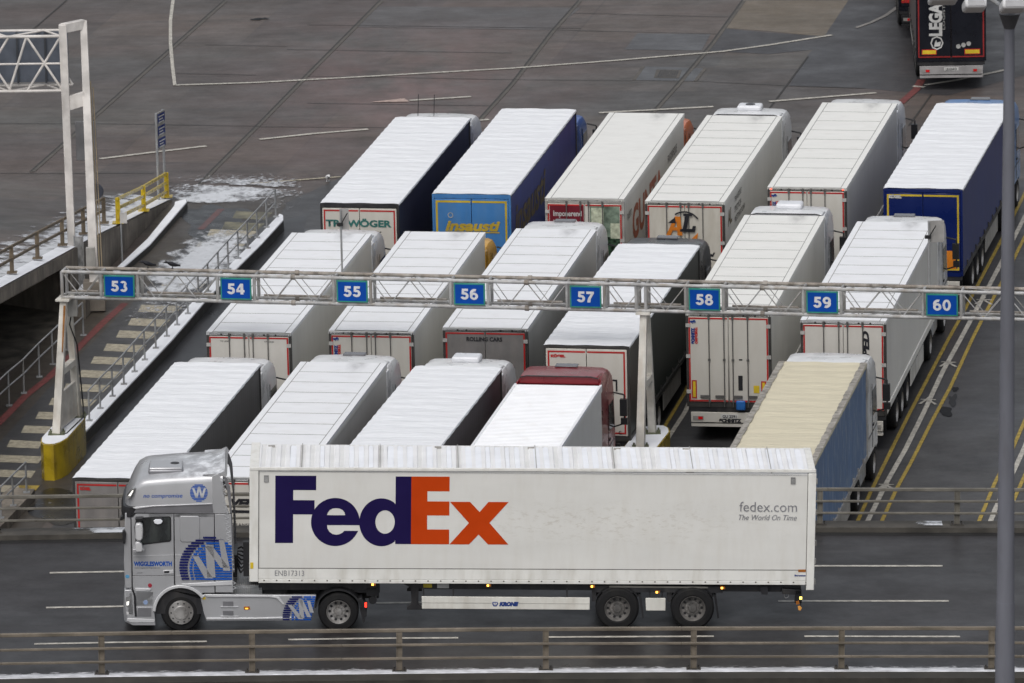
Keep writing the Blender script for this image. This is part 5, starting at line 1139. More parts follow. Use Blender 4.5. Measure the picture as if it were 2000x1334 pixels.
# side skins of the cab: door, sleeper panel, fairing, each a part with its own outline
side('door', [(259, 1004), (341, 1004), (341, 1141)]+arcp(WX, WY, 55, 103, 166, 10)+[(300.5, 1184), (262, 1184), (259.5, 1140)], silver, -.0, .05)
side('sleeper_panel', [(343, 1004), (420, 1004), (420, 1158), (398, 1158)]+arcp(WX, WY, 54, 44, 100, 10)+[(343, 1141)], silver, -.0, .05)
side('cab_fairing', [(421.5, 1004), (453, 1004), (455.5, 1080), (456, 1157), (421.5, 1157)], silver, -.012, .04)
side('front_corner', [(247, 1003), (258, 1004), (258.5, 1100), (259, 1150), (245, 1150), (243.5, 1100), (245, 1055)], silver, .02, .10, bevel=.02)
side('roof_lip', [(262, 992), (300, 988), (417, 983), (417, 985), (300, 990), (268, 995)], silverl, -.03, .05)
side('roof_recess_shade', [(270, 993), (300, 990), (417, 985), (419, 1002), (264, 1003)], silver2, -.006, .03)  # flat darker strip paints the shade of the recess under the roof
side('roof_fairing', [(417, 931), (431, 925), (437, 958), (443, 985), (450, 1003), (420, 1003), (418, 980)], silver, -.012, .04)
side('deflector_wing', [(432, 940), (439, 931), (446, 936), (452, 955), (457, 1040), (459, 1118), (454, 1119), (452, 1010), (446, 960), (438, 932)], silver2, .04, .09)
side('deflector_wing', [(432, 940), (439, 931), (446, 936), (452, 955), (457, 1040), (459, 1118), (454, 1119), (452, 1010), (446, 960), (438, 932)], silver2, 2.41, 2.46)
# top deflector horn
mb = MB(); mb.loft([[(u_(398), y, 3.9+.0*y), (u_(432), y, z1), (u_(441), y, z2), (u_(446), y, z2-.1), (u_(440), y, 3.8)] for y, z1, z2 in ((.05, 3.93, 3.98), (.25, 3.96, 4.0), (.5, 4.02, 4.08), (.9, 4.1, 4.2), (1.25, 4.12, 4.22), (1.6, 4.1, 4.2), (2.0, 4.02, 4.08), (2.3, 3.96, 4.0), (2.45, 3.93, 3.98))]); mb.build('roof_deflector', silver_s, fx, smooth=40)
mb = MB(); mb.box(u_(292), u_(361), .36, 1.15, 3.80, 3.95); ac = mb.build('roof_air_conditioner', silver2, roof, bevel=.06, seg=3)
mb = MB(); mb.box(u_(294), u_(358), .40, 1.12, 3.93, 3.985); mb.build('air_conditioner_cover', silver, ac, bevel=.045, seg=3); mb = MB(); mb.lathe([(0, .001), (0, .11), (.01, .10), (.012, .001)], c=(u_(343), .85, 3.986), axis='z', n=18); mb.build('fan_grille', plastic, ac)
# sun visor, windscreen, front
mb = MB(); mb.loft([[(u, y, z) for u, z in ((-.05-k, 2.96), (.0-k, 3.10), (.3, 3.12), (.34, 2.98), (.08-k, 2.86), (-.04-k, 2.86))] for y, k in ((.0, -.16), (.08, -.06), (.25, 0), (1.25, .03), (2.25, 0), (2.42, -.06), (2.5, -.16))]); mb.build('sun_visor', plastic, fx, smooth=40)
mb = MB(); mb.loft([[(u, y, z) for u, z in ((.035-k, 2.82), (.02-k, 2.0), (.08-k, 2.0), (.09-k, 2.82))] for y, k in ((.06, -.16), (.2, -.02), (1.25, .02), (2.3, -.02), (2.44, -.16))]); mb.build('windscreen', glass, fx, smooth=40)
mb = MB(); mb.loft([[(u, y, z) for u, z in ((.01-k, .98), (.01-k, 1.95), (.2, 1.97), (.2, .95))] for y, k in ((.06, -.12), (.2, -.02), (1.25, .02), (2.3, -.02), (2.44, -.12))]); mb.build('grille_panel', silver, fx, smooth=40)
mb = MB(); mb.loft([[(u, y, z) for u, z in ((.0-k, .24), (-.02-k, .42), (.02-k, .95), (.1-k, 1.0), (.7, 1.0), (.7, .18), (.1-k, .18))] for y, k in ((.0, -.1), (.12, -.01), (.4, .02), (1.25, .04), (2.1, .02), (2.38, -.01), (2.5, -.1))]); mb.build('bumper', silver, fx, smooth=35)
side('bumper_lip', [(249, 1208), (303, 1210), (302, 1216), (255, 1216.5), (248, 1213)], silverl, -.02, .1)
side('step_panel', [(263, 1186), (301, 1186), (304, 1222), (262, 1222)], silver, -.008, .05); side('step_recess_shade', [(270, 1188), (296, 1188), (296, 1205), (268, 1205)], silver2, -.012, -.006, bevel=0)  # the darker plate is the step's shade, painted flat
side('door_trim', [(264, 1149), (293, 1149), (297, 1151), (293, 1154), (266, 1155)], silverl, -.02, .0)
side('front_corner_lower', [(244, 1153), (259, 1153), (262, 1185), (262, 1204), (246, 1200), (244, 1180)], silver, -.0, .08, bevel=.02)
side('corner_gap', [(258, 1150), (261, 1150), (266, 1165), (268, 1205), (263.5, 1205), (262, 1165)], seam, -.012, .0, bevel=0)
lampm = mat('lit_headlamp', (.9, .88, .8), .1, emit=1.3)
h = side('headlight', [(247, 1167), (254, 1165), (256, 1172), (253, 1184), (249, 1186), (246, 1180)], mat('headlamp_glass', (.3, .3, .3), .1, .3), -.012, .02, bevel=0); side('headlight_beam', [(248, 1176), (253, 1175), (252, 1182), (248, 1183)], lampm, -.016, -.012, h, bevel=0)
h = side('roof_light', [(251, 971), (262, 956), (267, 955), (262, 967), (257, 974), (250, 975)], mat('headlamp_glass', (0, 0, 0)), -.01, .2, bevel=0); side('roof_light_beam', [(254, 969), (262, 959), (264, 959), (258, 970)], lampm, -.016, -.01, h, bevel=0)
side('fog_light', [(247, 1196), (252, 1196), (252, 1201), (248, 1201)], mat('fog_lamp_glass', (.6, .6, .6), .1), -.006, .0, bevel=0)
# seams, windows, handle, arch
mb = MB()
def sl(x0, y0, x1, y1, t=.7, y=-.006):
    a, b = tp(x0, y0), tp(x1, y1); d = Vector((b[0]-a[0], b[1]-a[1])); d.normalize(); q = Vector((-d.y, d.x))*t/S
    mb.prism([(a[0]+q.x, a[1]+q.y), (b[0]+q.x, b[1]+q.y), (b[0]-q.x, b[1]-q.y), (a[0]-q.x, a[1]-q.y)], y, .0, 'y')
sl(258.6, 1004, 260, 1150); sl(342, 1004, 342, 1141); sl(420.8, 1004, 420.8, 1157); sl(259, 1124.6, 342, 1124.6, .45); sl(259, 1003.5, 455, 1003.5, .6)
mb.build('door_seam', seam, fx, smooth=0)
mb = MB(); sl(261, 1086.5, 341, 1084.3, .55); sl(344, 1084.3, 420, 1083.5, .5); sl(260, 1125.8, 341, 1125.2, .5); sl(344, 1124, 366, 1124, .5); mb.build('door_crease_highlight', silverl, fx, smooth=0)  # light lines painted as highlights along the door creases
win = side('door_window', [(269, 1012), (333, 1009), (336.5, 1012), (336.5, 1055), (333, 1058.5), (302, 1062), (272, 1066), (267, 1062), (265, 1030)], plastic, -.012, .0, bevel=0); side('window_glass', [(271, 1014), (332, 1011), (334, 1013), (334, 1055), (300, 1060), (272, 1063)], glass, -.018, -.012, win, bevel=0)
side('embossed_panel', [(355, 1008), (389, 1008), (392, 1011), (392, 1055), (388, 1058.5), (357, 1058.5), (353.5, 1055), (353.5, 1011)], silver, -.022, .0, bevel=.016)
side('door_handle', [(320, 1114), (340, 1113), (340.5, 1120.5), (321, 1121.5)], silverl, -.02, 0); side('handle_recess', [(322, 1115.5), (332, 1115), (332, 1119), (322, 1119.5)], seam, -.024, -.02, bevel=0)
side('wheel_arch', arcp(WX, WY, 55.5, 178, 35, 20)+arcp(WX, WY, 49.5, 35, 178, 20), silverl, -.045, .06, bevel=.012)
side('arch_highlight', [(353, 1140.5), (400, 1137.5), (455, 1133), (455, 1142), (405, 1144), (372, 1144)], silverl, -.03, .03)  # lighter strip painted as the highlight running back from the arch
side('wheel_well', arcp(WX, WY, 50, 180, 30, 20)+[(395, 1165), (395, 1200), (305, 1200)], black, .03, .5, bevel=0)
# mirrors
m_ = side('mirror', [(270, 1018), (276, 1016.5), (281.5, 1020), (282.5, 1030), (281.5, 1046), (278, 1051), (270, 1050), (267.5, 1046), (267.5, 1021)], silverl, -.32, -.12, bevel=.03)
side('mirror', [(269, 1054), (275, 1053), (280, 1058), (281.5, 1068), (279.5, 1072), (270, 1072.5), (267, 1069), (267, 1056)], silverl, -.32, -.12, bevel=.03)
side('mirror_arm', [(262, 1068), (282, 1067), (285.5, 1069), (283, 1074), (266, 1076), (262, 1073)], silver, -.26, .0, bevel=.015); side('mirror_arm', [(267, 1010), (282, 1009), (280, 1016), (270, 1017)], plastic, -.22, .0)
m_ = side('kerb_mirror', [(302, 1012), (306, 1009), (318, 1009), (322.5, 1013), (321, 1019), (316, 1022.5), (307, 1022), (302.5, 1018)], plastic, -.25, -.05, bevel=.02); side('snow_cover', [(303, 1012), (307, 1009.5), (317, 1009.5), (321, 1013), (318, 1018), (311, 1019.5), (305, 1017.5)], snowm, -.27, -.25, m_, bevel=.008)
side('front_mirror', [(236, 1021), (238, 1014), (247, 1009), (250, 1012), (249, 1016), (241, 1020)], plastic, .15, .35); side('front_mirror', [(241, 1040), (246, 1036), (249, 1042), (247, 1062), (243, 1062)], plastic, -.05, .15)
# chassis skirt and catwalk
side('side_skirt', [(391, 1163), (400, 1161.5), (540, 1162), (618, 1162), (612, 1186), (607, 1212), (403, 1214), (398, 1196)], silver, -.0, .12, bevel=.02)
side('skirt_ledge', [(400, 1160.5), (530, 1162), (546, 1166), (556, 1180), (552, 1180), (541, 1168), (526, 1165.5), (405, 1165.5)], silverl, -.03, .03)
side('skirt_lip', [(403, 1206.5), (500, 1206), (607, 1202.5), (606, 1206), (500, 1209), (404, 1210)], silverl, -.03, .02)
for y in (1174.5, 1193): side('skirt_slot_shade', [(435.5, y), (456, y), (456.5, y+9.5), (436, y+9.5)], silver2, -.006, .0, bevel=0); side('skirt_slot_highlight', [(431, y+9.5), (466, y+9.5), (466, y+11), (431, y+11)], silverl, -.02, .0, bevel=0)  # slot shade and the highlight below it, both painted flat
amber = mat('lit_amber_lamp', (.9, .42, .05), .3, emit=1.6); amber_off = mat('amber_surround', (.35, .12, .02), .3)
h = side('side_marker', [(476.5, 1184.5), (487.5, 1184), (489, 1190), (477, 1190.5)], amber_off, -.012, 0, bevel=0); side('side_marker_bulb', [(479, 1187), (485, 1187), (484.5, 1189.5), (479.5, 1189.5)], amber, -.016, -.012, h, bevel=0)
q = MB(); q.box(u_(452), u_(507), .35, 2.2, 1.02, 1.06); cw = q.build('catwalk', steel, fx)
q = MB()
for i in range(14): q.box(u_(454+i*3.8), u_(455.6+i*3.8), .35, 2.2, 1.06, 1.085)
q.build('catwalk_rib', rimm, cw)
q = MB()
for i in range(16): q.box(u_(452+i*3.8), u_(453.6+i*3.8), .28, .33, .82, 1.02)
q.box(u_(452), u_(512), .33, .36, .8, 1.04); q.build('catwalk_edge', steel, cw)
q = MB(); q.box(u_(300), u_(740), .75, .9, .62, .92); q.box(u_(300), u_(740), 1.6, 1.75, .62, .92); q.box(u_(505), u_(735), .3, 2.2, .96, 1.12); q.box(u_(515), u_(560), .4, 2.1, .85, .97); q.tube((u_(661), .2, .5), (u_(661), 2.3, .5), .1); q.tube((u_(354), .2, .5), (u_(354), 2.3, .5), .08); q.box(u_(600), u_(725), .5, 2.0, 1.0, 1.2)
q.box(u_(455), u_(482), .5, 2.0, 1.1, 2.4) if False else None
q.build('chassis', black, fx)
q = MB()
rnd = random.Random(2)
for i in range(7): y = .5+.22*i; q.path([(u_(452), y, 1.9-.05*i), (u_(462), y-.04, 1.6), (u_(470), y-.05, 1.35+.05*i), (u_(480), y, 1.5), (u_(492), y, 1.95-.04*i)], .022)
q.box(u_(455), u_(463), .6, 1.7, 1.2, 1.75); q.box(u_(476), u_(490), .12, .3, 1.35, 2.2)
q.build('air_hoses', plastic, fx)
q = MB(); q.tube((u_(728), .28, .70), (u_(728), .9, .70), .10, 14); q.box(u_(716), u_(738), .3, .8, .8, 1.0); q.build('air_tank', plastic, fx)
def fender(cx, cy, r, a0, a1, y0, y1, name='mudguard'):
    cyy = cy; side(name, arcp(cx, cyy, r+1.6, a0, a1, 18)+arcp(cx, cyy, r-1.4, a1, a0, 18), plastic, y0, y1, bevel=0)
fender(661, 1196, 45.5, 168, 12, .02, .7); side('mudflap', [(702, 1186), (707, 1186), (713, 1214), (709, 1218)], plastic, .06, .66, bevel=0); side('mudguard_lip', [(699, 1170), (707, 1168), (717, 1190), (716, 1204), (711, 1207), (708, 1190)], plastic, .05, .6)
h = side('tail_light', [(711, 1174), (718, 1174), (718, 1187), (711, 1187)], plastic, .0, .05, bevel=0); side('tail_light_lens', [(712.5, 1175.5), (716.5, 1175.5), (716.5, 1185), (712.5, 1185)], mat('lit_red_lens', (1, .04, .02), .3, emit=2.5), -.004, .0, h, bevel=0)
def fwheel(px, py, r, wd, rim, y): o = add_wheel(fx, u_(px), y, w_(px, py), r, wd, rim, -math.pi/2); return o
w0 = fwheel(354, 1197, .49, .33, 'silver', .19); fwheel(661, 1196, .49, .56, 'silver', .32)
for px in (354,): add_wheel(fx, u_(px), 2.31, .49, .49, .33, 'silver', math.pi/2)
add_wheel(fx, u_(661), 2.18, .49, .49, .56, 'silver', math.pi/2)
q = MB(); q.lathe([(-.012, .30), (-.035, .285), (-.045, .18), (-.06, .165), (-.062, .001)], c=(0, 0, 0), axis='y', n=32)
for k in range(10):
    a = 2*math.pi*k/10+.2; q.tube((.125*math.cos(a), -.06, .125*math.sin(a)), (.125*math.cos(a), -.075, .125*math.sin(a)), .02, 8)
hc = q.build('hub_cover', rimm, fx); hc.location = (u_(354), .02, w_(354, 1197)); 
q = MB()
for k in range(10): a = 2*math.pi*k/10; q.lathe([(-.004, .001), (-.004, .022), (0, .024)], c=(.235*math.cos(a), -.037, .235*math.sin(a)), axis='y', n=8)
q.build('hub_hole', plastic, hc)
# striped W emblem: horizontal bars clipped by circles, silver strokes over them
def circ_x(cx, cy, r, y): d = r*r-(y-cy)**2; return (cx-math.sqrt(d), cx+math.sqrt(d)) if d > 0 else None
def emblem_w(cx, cy, r, ytop, ybot, xclip, step, parent, strokes, off=-.004, slant=0):
    nav, blu = [], []
    y = ytop
    k = 0
    while y < ybot-1:
        y1_ = min(y+step*.70, ybot); ym = (y+y1_)/2; o_ = circ_x(cx, cy, r, ym); i_ = circ_x(cx+.22*r, cy+.05*r, r*.93, ym); xc = xclip(ym)
        if o_:
            if i_:
                if i_[0]-.03*r > o_[0]: nav.append((o_[0], min(i_[0]-.02*r, xc), y, y1_))
                g_ = i_[0]+.05*r; j_ = circ_x(cx+.27*r, cy+.06*r, r*.84, ym)
                if j_: blu.append((g_-.01*r, min(j_[0], xc), y, y1_)); blu.append((j_[0]+.035*r, xc, y, y1_))
                else: blu.append((g_, min(i_[1], xc), y, y1_))
            else: nav.append((o_[0], min(o_[1], xc), y, y1_))
        y += step; k += 1
    for lst, m, nm in ((nav, lnavy, 'emblem'), (blu, lblue, 'emblem')):
        q = MB()
        for a, b, c, d in lst:
            if b-a > .4: q.add([(tp(X, Y)[0], off, tp(X, Y)[1]) for X, Y in ((a, d), (b, d), (b, c), (a, c))], [(0, 1, 2, 3)])
        q.build(nm, m, parent, smooth=0)
    q = MB()
    for (x0, y0, x1, y1, t0, t1) in strokes: q.add([(tp(X, Y)[0], off-.004, tp(X, Y)[1]) for X, Y in ((x0-t0, y0), (x0+t0, y0), (x1+t1, y1), (x1-t1, y1))], [(0, 3, 2, 1)])
    q.build('emblem_stroke', silver, parent, smooth=0)
xcf = lambda y: 454
emblem_w(411, 1108, 59.5, 1048, 1134, xcf, 5.35, fx, [(383.5, 1086, 409, 1129, 6, 8), (410.5, 1064, 414, 1127, 8, 8), (409, 1066, 440, 1108, 7, 8), (434, 1054, 444, 1114, 5, 7)], off=-.034)
emblem_w(604, 1204, 52, 1163, 1212, lambda y: 617-(y-1162)*.2, 4.4, fx, [(566, 1180, 588, 1208, 4, 5), (587, 1169, 590, 1206, 4, 4.5), (588, 1170, 604, 1204, 4, 4), (603, 1172, 609, 1195, 3, 4)], off=-.034)
q = MB()
for i in range(12):
    y = 947+i*2.85; c_ = circ_x(391, 963, 17.2, y+1)
    if c_: q.add([(tp(X, Y)[0], -.004, tp(X, Y)[1]) for X, Y in ((c_[0], y+2), (c_[1], y+2), (c_[1], y), (c_[0], y))], [(0, 1, 2, 3)])
q.build('emblem', lblue, fx, smooth=0)
q = MB()
for x0, y0, x1, y1, t0, t1 in ((380, 954, 387, 973, 2.2, 2.2), (391.5, 951, 386.5, 973, 2.0, 2.0), (391.5, 951, 397, 973, 2, 2), (403, 954, 397, 973, 2.2, 2.2)): q.add([(tp(X, Y)[0], -.008, tp(X, Y)[1]) for X, Y in ((x0-t0, y0), (x0+t0, y0), (x1+t1, y1), (x1-t1, y1))], [(0, 3, 2, 1)])
q.build('emblem_stroke', silverl, fx, smooth=0)
q = MB()
for i in range(24):
    y0 = 934+i*9.1; xc = 433+(y0-934)*.098+2
    if 1110 < y0 < 1130: continue
    a, b, c = tp(xc-2, y0), tp(xc+7, y0+4.2), tp(xc-1, y0+7.5)
    for p_, r_ in ((a, b), (b, c)): q.tube((p_[0], -.018, p_[1]), (r_[0], -.018, r_[1]), .0055, 5)
q.build('zigzag_line', mat('pale_zigzag', (.52, .53, .55), .6), fx)  # pale zigzag of thin tubes down the fairing
def ftext(txt, x0, yb, x1, hpx, m, bold=0, shear=0, off=-.006, parent=None, z=None):
    me = text_mesh(txt, hpx/V/.72, bold, shear, width=(x1-x0)/S); a, b = (tp(x0, yb) if z is None else z); return place(me, m, parent or fx, 'rear', a, b, off)
ftext('no compromise', 283, 973, 359, 8, lblue, .001, .2); ftext('WIGGLESWORTH', 263, 1106, 337, 8.5, lblue, .007)
ftext('www.wigglesworthgroup.com', 264, 1111, 314, 3.2, silver2, 0); ftext('XF', 268, 1121, 280, 3, silver2)
side('red_sticker', ell(294, 1144, 4, 4.2, 16), mat('red_sticker', (.35, .03, .05), .3), -.004, 0, bevel=0); side('blue_sticker', ell(250, 1127, 4, 3.5, 14), mat('pale_blue_sticker', (.1, .3, .5), .3), .014, .02, bevel=0); side('round_sticker', ell(285, 1177, 4.5, 4.5, 16), mat('pale_round_sticker', (.25, .33, .5), .3), -.005, 0, bevel=0)
side('yellow_sticker', [(396, 1166), (402, 1166), (402, 1171), (396, 1171)], yellow, -.005, 0, bevel=0)

# ---- trailer of the silver lorry
TW = mat('trailer_white', (.68, .675, .645), .35, var=.025, vscale=(.3, 1, 1), dirt=(.5, .46, .39), damt=.2)
_m, _t, _b = MATS['trailer_white'], MATS['trailer_white'].node_tree, None
_b = [n for n in _t.nodes if n.type == 'BSDF_PRINCIPLED'][0]; _src = _b.inputs['Base Color'].links[0].from_socket
_sx = N(_t, 'SeparateXYZ'); _t.links.new(coord(_t), _sx.inputs[0])
_g = mth(_t, 'MULTIPLY', ramp(_t, mth(_t, 'MULTIPLY', _sx.outputs[0], .06), [(.46, 0), (.6, 1), (.8, 1), (.9, .2)]), ramp(_t, mth(_t, 'MULTIPLY', _sx.outputs[2], .2), [(.42, 0), (.55, 1), (.60, .8), (.68, 0)]))
_s2 = ramp(_t, noise(_t, coord(_t, (3.5, 1, 9), rot=(0, R(35), 0)), 1.2, 6, .7), [(.52, 0), (.62, 1)])
_t.links.new(mixc(_t, mth(_t, 'MULTIPLY', mth(_t, 'MULTIPLY', _g, _s2), .35), _src, (.38, .34, .27)), _b.inputs['Base Color'])
def ztt(px, py): return 4.03-(py-(918.7+.00345*(px-490)))/V
def tt(px, py): return (u_(px), ztt(px, py))
X0, X1 = u_(491), u_(1592); ZBt = ztt(491, 1137)
q = MB(); q.box(X0+.05, X1-.04, .03, 2.5, ZBt+.05, 4.0); tb = q.build('trailer_body', TW, fx, bevel=.01)
rot_ = Matrix.Translation((X0, 0, 4.03)) @ Matrix.Rotation(.01145, 4, 'Y') @ Matrix.Translation((-X0, 0, -4.03)); tb.matrix_local = rot_
def tside(name, poly, m, y0, y1, bevel=0): P_ = [tt(*p) for p in poly]; q = MB(); q.prism(P_, y0, y1, 'y'); return q.build(name, m, tb, bevel=bevel)
def tbox(name, x0, y0, x1, y1, m, d0, d1, bevel=0): return tside(name, [(x0, y1), (x1, y1), (x1, y0), (x0, y0)], m, d0, d1, bevel)
postm = mat('post_white', (.74, .735, .70), .35, var=.03, dirt=(.4, .37, .3), damt=.4)
tbox('corner_post', 490, 916, 507.5, 1137, postm, -.0, 2.55, .01); 
tside('corner_post', [(1577, 922), (1592.5, 922), (1592.5, 1149), (1577, 1149)], postm, -.012, 2.55, .012)
tbox('lower_panel', 508, 1111.5, 1576, 1131, postm, .012, .04); tbox('bottom_rail', 508, 1132, 1576, 1139, postm, -.0, .06, .006); tbox('top_rail', 490, 914.5, 1592, 920, postm, -.01, .06, .008)
q = MB()
for px in [508, 1576.5]: a, b = tt(px, 921), tt(px, 1132); q.box(a[0]-.008, a[0]+.008, .018, .03, b[1], a[1])
a, b = tt(508, 1110.5), tt(1576, 1110.5); q.prism([(a[0], a[1]-.008), (b[0], b[1]-.008), (b[0], b[1]+.006), (a[0], a[1]+.006)], .02, .03, 'y')
a = tt(508, 921.5); q.box(u_(508), u_(1576), .02, .03, a[1]-.008, a[1]+.003)
q.build('panel_seam', mat('grey_seam', (.09, .085, .08), .5), tb, smooth=0)
q = MB()
for i in range(44): a = tt(519+i*24.6, 1133.8); q.box(a[0]-.018, a[0]+.018, -.006, 0, a[1]-.018, a[1]+.012)
q.build('rivet', mat('rivet_dark', (.12, .11, .1), .5), tb, smooth=0)
for x in (518, 1543):
    v_ = tbox('vent', x, 930, x+9, 943, mat('vent_grey', (.2, .2, .2), .5), .012, .03); q = MB()
    for k in range(5): a = tt(x+1, 933+k*2.2); q.box(a[0], a[0]+.09, .008, .012, a[1]-.008, a[1]+.002)
    q.build('vent_slat', mat('vent_slat_grey', (.45, .45, .44), .4), v_, smooth=0)
q = MB(); zr = 4.03
q.box(X0+.02, X1, .02, 2.53, 3.98, zr-.005); fr_roof = q.build('roof', mat('roof_pale', (.70, .70, .69), .45, var=.04), tb)
q = MB(); rnd = random.Random(5); nrib = int((X1-X0)/.235); seams = MB(); sn = MB()
for i in range(nrib):
    x = X0+.12+i*.235; q.prism([(x, zr-.006), (x+.03, zr+.020), (x+.12, zr+.020), (x+.15, zr-.006)], .14+.02*rnd.random(), 2.42, 'x' if False else 'y')
    if rnd.random() < .7:
        w2 = .05+.05*rnd.random(); pts = [(x+.19+w2*math.cos(t)*.9, .3+rnd.random()*.1+(1.1 if math.sin(t) > 0 else 0)*1.7+.12*math.sin(t)) for t in [2*math.pi*k/10 for k in range(10)]]
        sn.prism(pts, zr-.002, zr+.02, 'z')
    if i % 8 == 4: MB().box(x+.16, x+.175, .02, 2.5, zr-.004, zr+.036).build('roof_seam', gframe, fr_roof, smooth=0)
q.build('roof_rib', mat('roof_rib_white', (.78, .78, .785), .4, var=.03), fr_roof, smooth=30); sn.build('snow_patch', snowm, fr_roof)
for px in (530, 857, 1040, 1210, 1345):
    a = u_(px)
    for y0_, y1_, h_ in ((.05, .09, .012), (2.2, 2.24, .05)): MB().box(a-.08, a+.08, y0_, y1_, zr, zr+h_).build('roof_fitting', gframe, fr_roof, smooth=0)
# the big letters, traced
purple = mat('purple_lettering', (.012, .007, .058), .45, var=.03, spec=.12); orange = mat('orange_letter_red', (.50, .05, .004), .45, var=.03, spec=.12)
def let(loops, m, d): 
    q = poly_mesh([[tt(*p) for p in lp] for lp in loops]); return place(q, m, tb, 'rear', 0, 0, .026-d)
let([[(540, 930.5), (619.6, 930.5), (619.6, 958.5), (575, 958.5), (575, 978), (616.5, 978), (616.5, 1005.7), (575, 1005.7), (575, 1061.5), (540, 1061.5)]], purple, 0)
cx, cy = 657.2, 1020.2; let([[(641.5, 1037)]+[] if False else
  ([(704.8, 1026)]+ell(cx, cy, 47.2, 46.8, 60, 7, -187)+[] if False else
   [(704.3, 1026.2)]+[(cx+47.2*math.cos(R(a)), cy-46.8*math.sin(R(a))) for a in range(-7, 188, 6)][0:0]+[(cx+47.2*math.cos(R(a)), cy-46.8*math.sin(R(a))) for a in range(-6, 341-1, 5)][0:67]+[(704.5, 1037.3), (674.6, 1037.3), (671, 1041.2), (665, 1044), (659.5, 1044.9), (652, 1043.6), (645.5, 1039), (641.8, 1032.5), (641, 1026.2)])],
  purple, .001) if False else None
eo = [(cx+47.4*math.cos(R(a)), cy-46.8*math.sin(R(a))) for a in range(-7, 336, 5)]   # from just under the bar, over the top, round the bottom
let([[(704.6, 1026.2)]+[p for p in eo if not (p[1] > 1037 and p[0] > 701)]+[(702, 1037.3), (674.6, 1037.3), (671, 1041.2), (665, 1044), (659.5, 1044.9), (652, 1043.6), (645.5, 1039), (641.8, 1032.5), (641, 1026.2)],
     [(641, 1006.9), (642.5, 1002), (646.5, 996.6), (652, 994), (658.5, 993.2), (665.5, 994), (671.5, 997), (675, 1001.6), (676.3, 1006.9)]], purple, .001)
let([ell(747, 1020.4, 43.2, 46.6, 56)[0:0]+[(774, 931.2), (804.6, 931.2), (804.6, 1062.6), (774, 1062.6), (774, 1054.5)]+[(747+43.2*math.cos(R(a)), 1020.4+46.6*math.sin(R(a))) for a in range(54, 307, 5)]+[(774, 985)], ell(754, 1019.8, 18.9, 22.8, 40)], purple, .002)
let([[(804.6, 931.3), (879, 931.3), (879, 959.8), (836, 959.8), (836, 979.4), (879, 979.4), (879, 1006.8), (836, 1006.8), (836, 1034), (879, 1034), (879, 1062.8), (804.6, 1062.8)]], orange, 0)
let([[(879.9, 980), (919.2, 980), (937.9, 999.7), (955, 980), (994.4, 980), (957.3, 1020.8), (994.6, 1062.8), (955, 1062.8), (936.4, 1043.6), (918, 1062.8), (879.9, 1062.8), (917.2, 1021.2)]], orange, .001)
def ttext(txt, x0, yb, x1, hpx, m, bold=0, shear=0, off=.016): return ftext(txt, x0, yb, x1, hpx, m, bold, shear, off, tb, tt(x0, yb))
glet = mat('grey_lettering', (.22, .22, .24), .5)
ttext('fedex.com', 1444, 996.5, 1556, 20, glet, -.002); ttext('The World On Time', 1443, 1013, 1556, 11, glet, 0, .3); ttext('ENB17313', 540, 1125, 597, 11, glet, -.001, off=.004)
tbox('sticker', 1561, 1109, 1575.5, 1114, amber_off, .004, .01); ttext('krone', 1554, 1122, 1576, 3, navy, .004, off=.004); tbox('sticker', 492, 1099, 498, 1111, yellow, -.006, .0)
q = MB()
for py in (940, 1000, 1060, 1095, 1135): a = tt(1593, py); q.box(a[0]-.01, a[0]+.035, .1, .2, a[1]-.06, a[1]+.06); 
q.build('door_hinge', gframe, tb)
# trailer running gear in lorry coordinates
q = MB(); q.prism([tp(500, 1140), tp(742, 1142), tp(742, 1164), tp(700, 1164), tp(640, 1152), tp(500, 1150)], .35, 2.15, 'y'); q.prism([tp(740, 1141), tp(1565, 1145), tp(1565, 1157), tp(830, 1154), tp(800, 1150), tp(785, 1143)], .25, .5, 'y'); q.prism([tp(740, 1141), tp(1565, 1145), tp(1565, 1157), tp(830, 1154), tp(800, 1150)], 2.0, 2.25, 'y')
q.prism([tp(1158, 1143), tp(1412, 1144), tp(1412, 1156), tp(1162, 1156)], .1, .5, 'y')
q.prism([tp(1484, 1143), tp(1500, 1143), tp(1500, 1159), tp(1488, 1159)], .1, .4, 'y')
for px in (1206, 1353): q.tube((u_(px), .2, .52), (u_(px), 2.3, .52), .08)
q.prism([tp(1156, 1150), tp(1166, 1150), tp(1164, 1175), tp(1157, 1175)], .15, .45, 'y'); q.prism([tp(1302, 1150), tp(1314, 1150), tp(1311, 1175), tp(1304, 1175)], .15, .45, 'y')
q.build('underframe', black, fx)
side('landing_leg', [(802, 1150), (818, 1150), (817, 1184), (825, 1191), (825, 1196), (795, 1196), (795, 1191), (804, 1184)], black, .3, .48); side('landing_leg', [(802, 1150), (818, 1150), (817, 1184), (825, 1191), (825, 1196), (795, 1196), (795, 1191), (804, 1184)], black, 2.0, 2.18)
gd_ = mat('guard_white2', (.66, .65, .60), .4, var=.05, dirt=(.35, .3, .24), damt=.4)
sg = side('side_guard', [(824, 1164.5), (1152, 1165.5), (1152, 1189.5), (824, 1188.5)], gd_, .05, .09, bevel=.01); side('side_guard', [(1261, 1166), (1300, 1166), (1300, 1190.5), (1262, 1190.5)], gd_, .05, .09, bevel=.01)
side('guard_crease', [(824, 1176), (1152, 1177), (1152, 1178), (824, 1177)], mat('crease_grey', (.4, .39, .36), .5), .046, .05, sg, bevel=0)
for px in (826, 884, 1106, 1268, 1292): side('guard_bracket', [(px, 1150), (px+3, 1150), (px+3, 1168), (px, 1168)], black, .1, .14, bevel=0)
ftext('KRONE', 975, 1182, 1013, 7, navy, .012, .25, .044); 
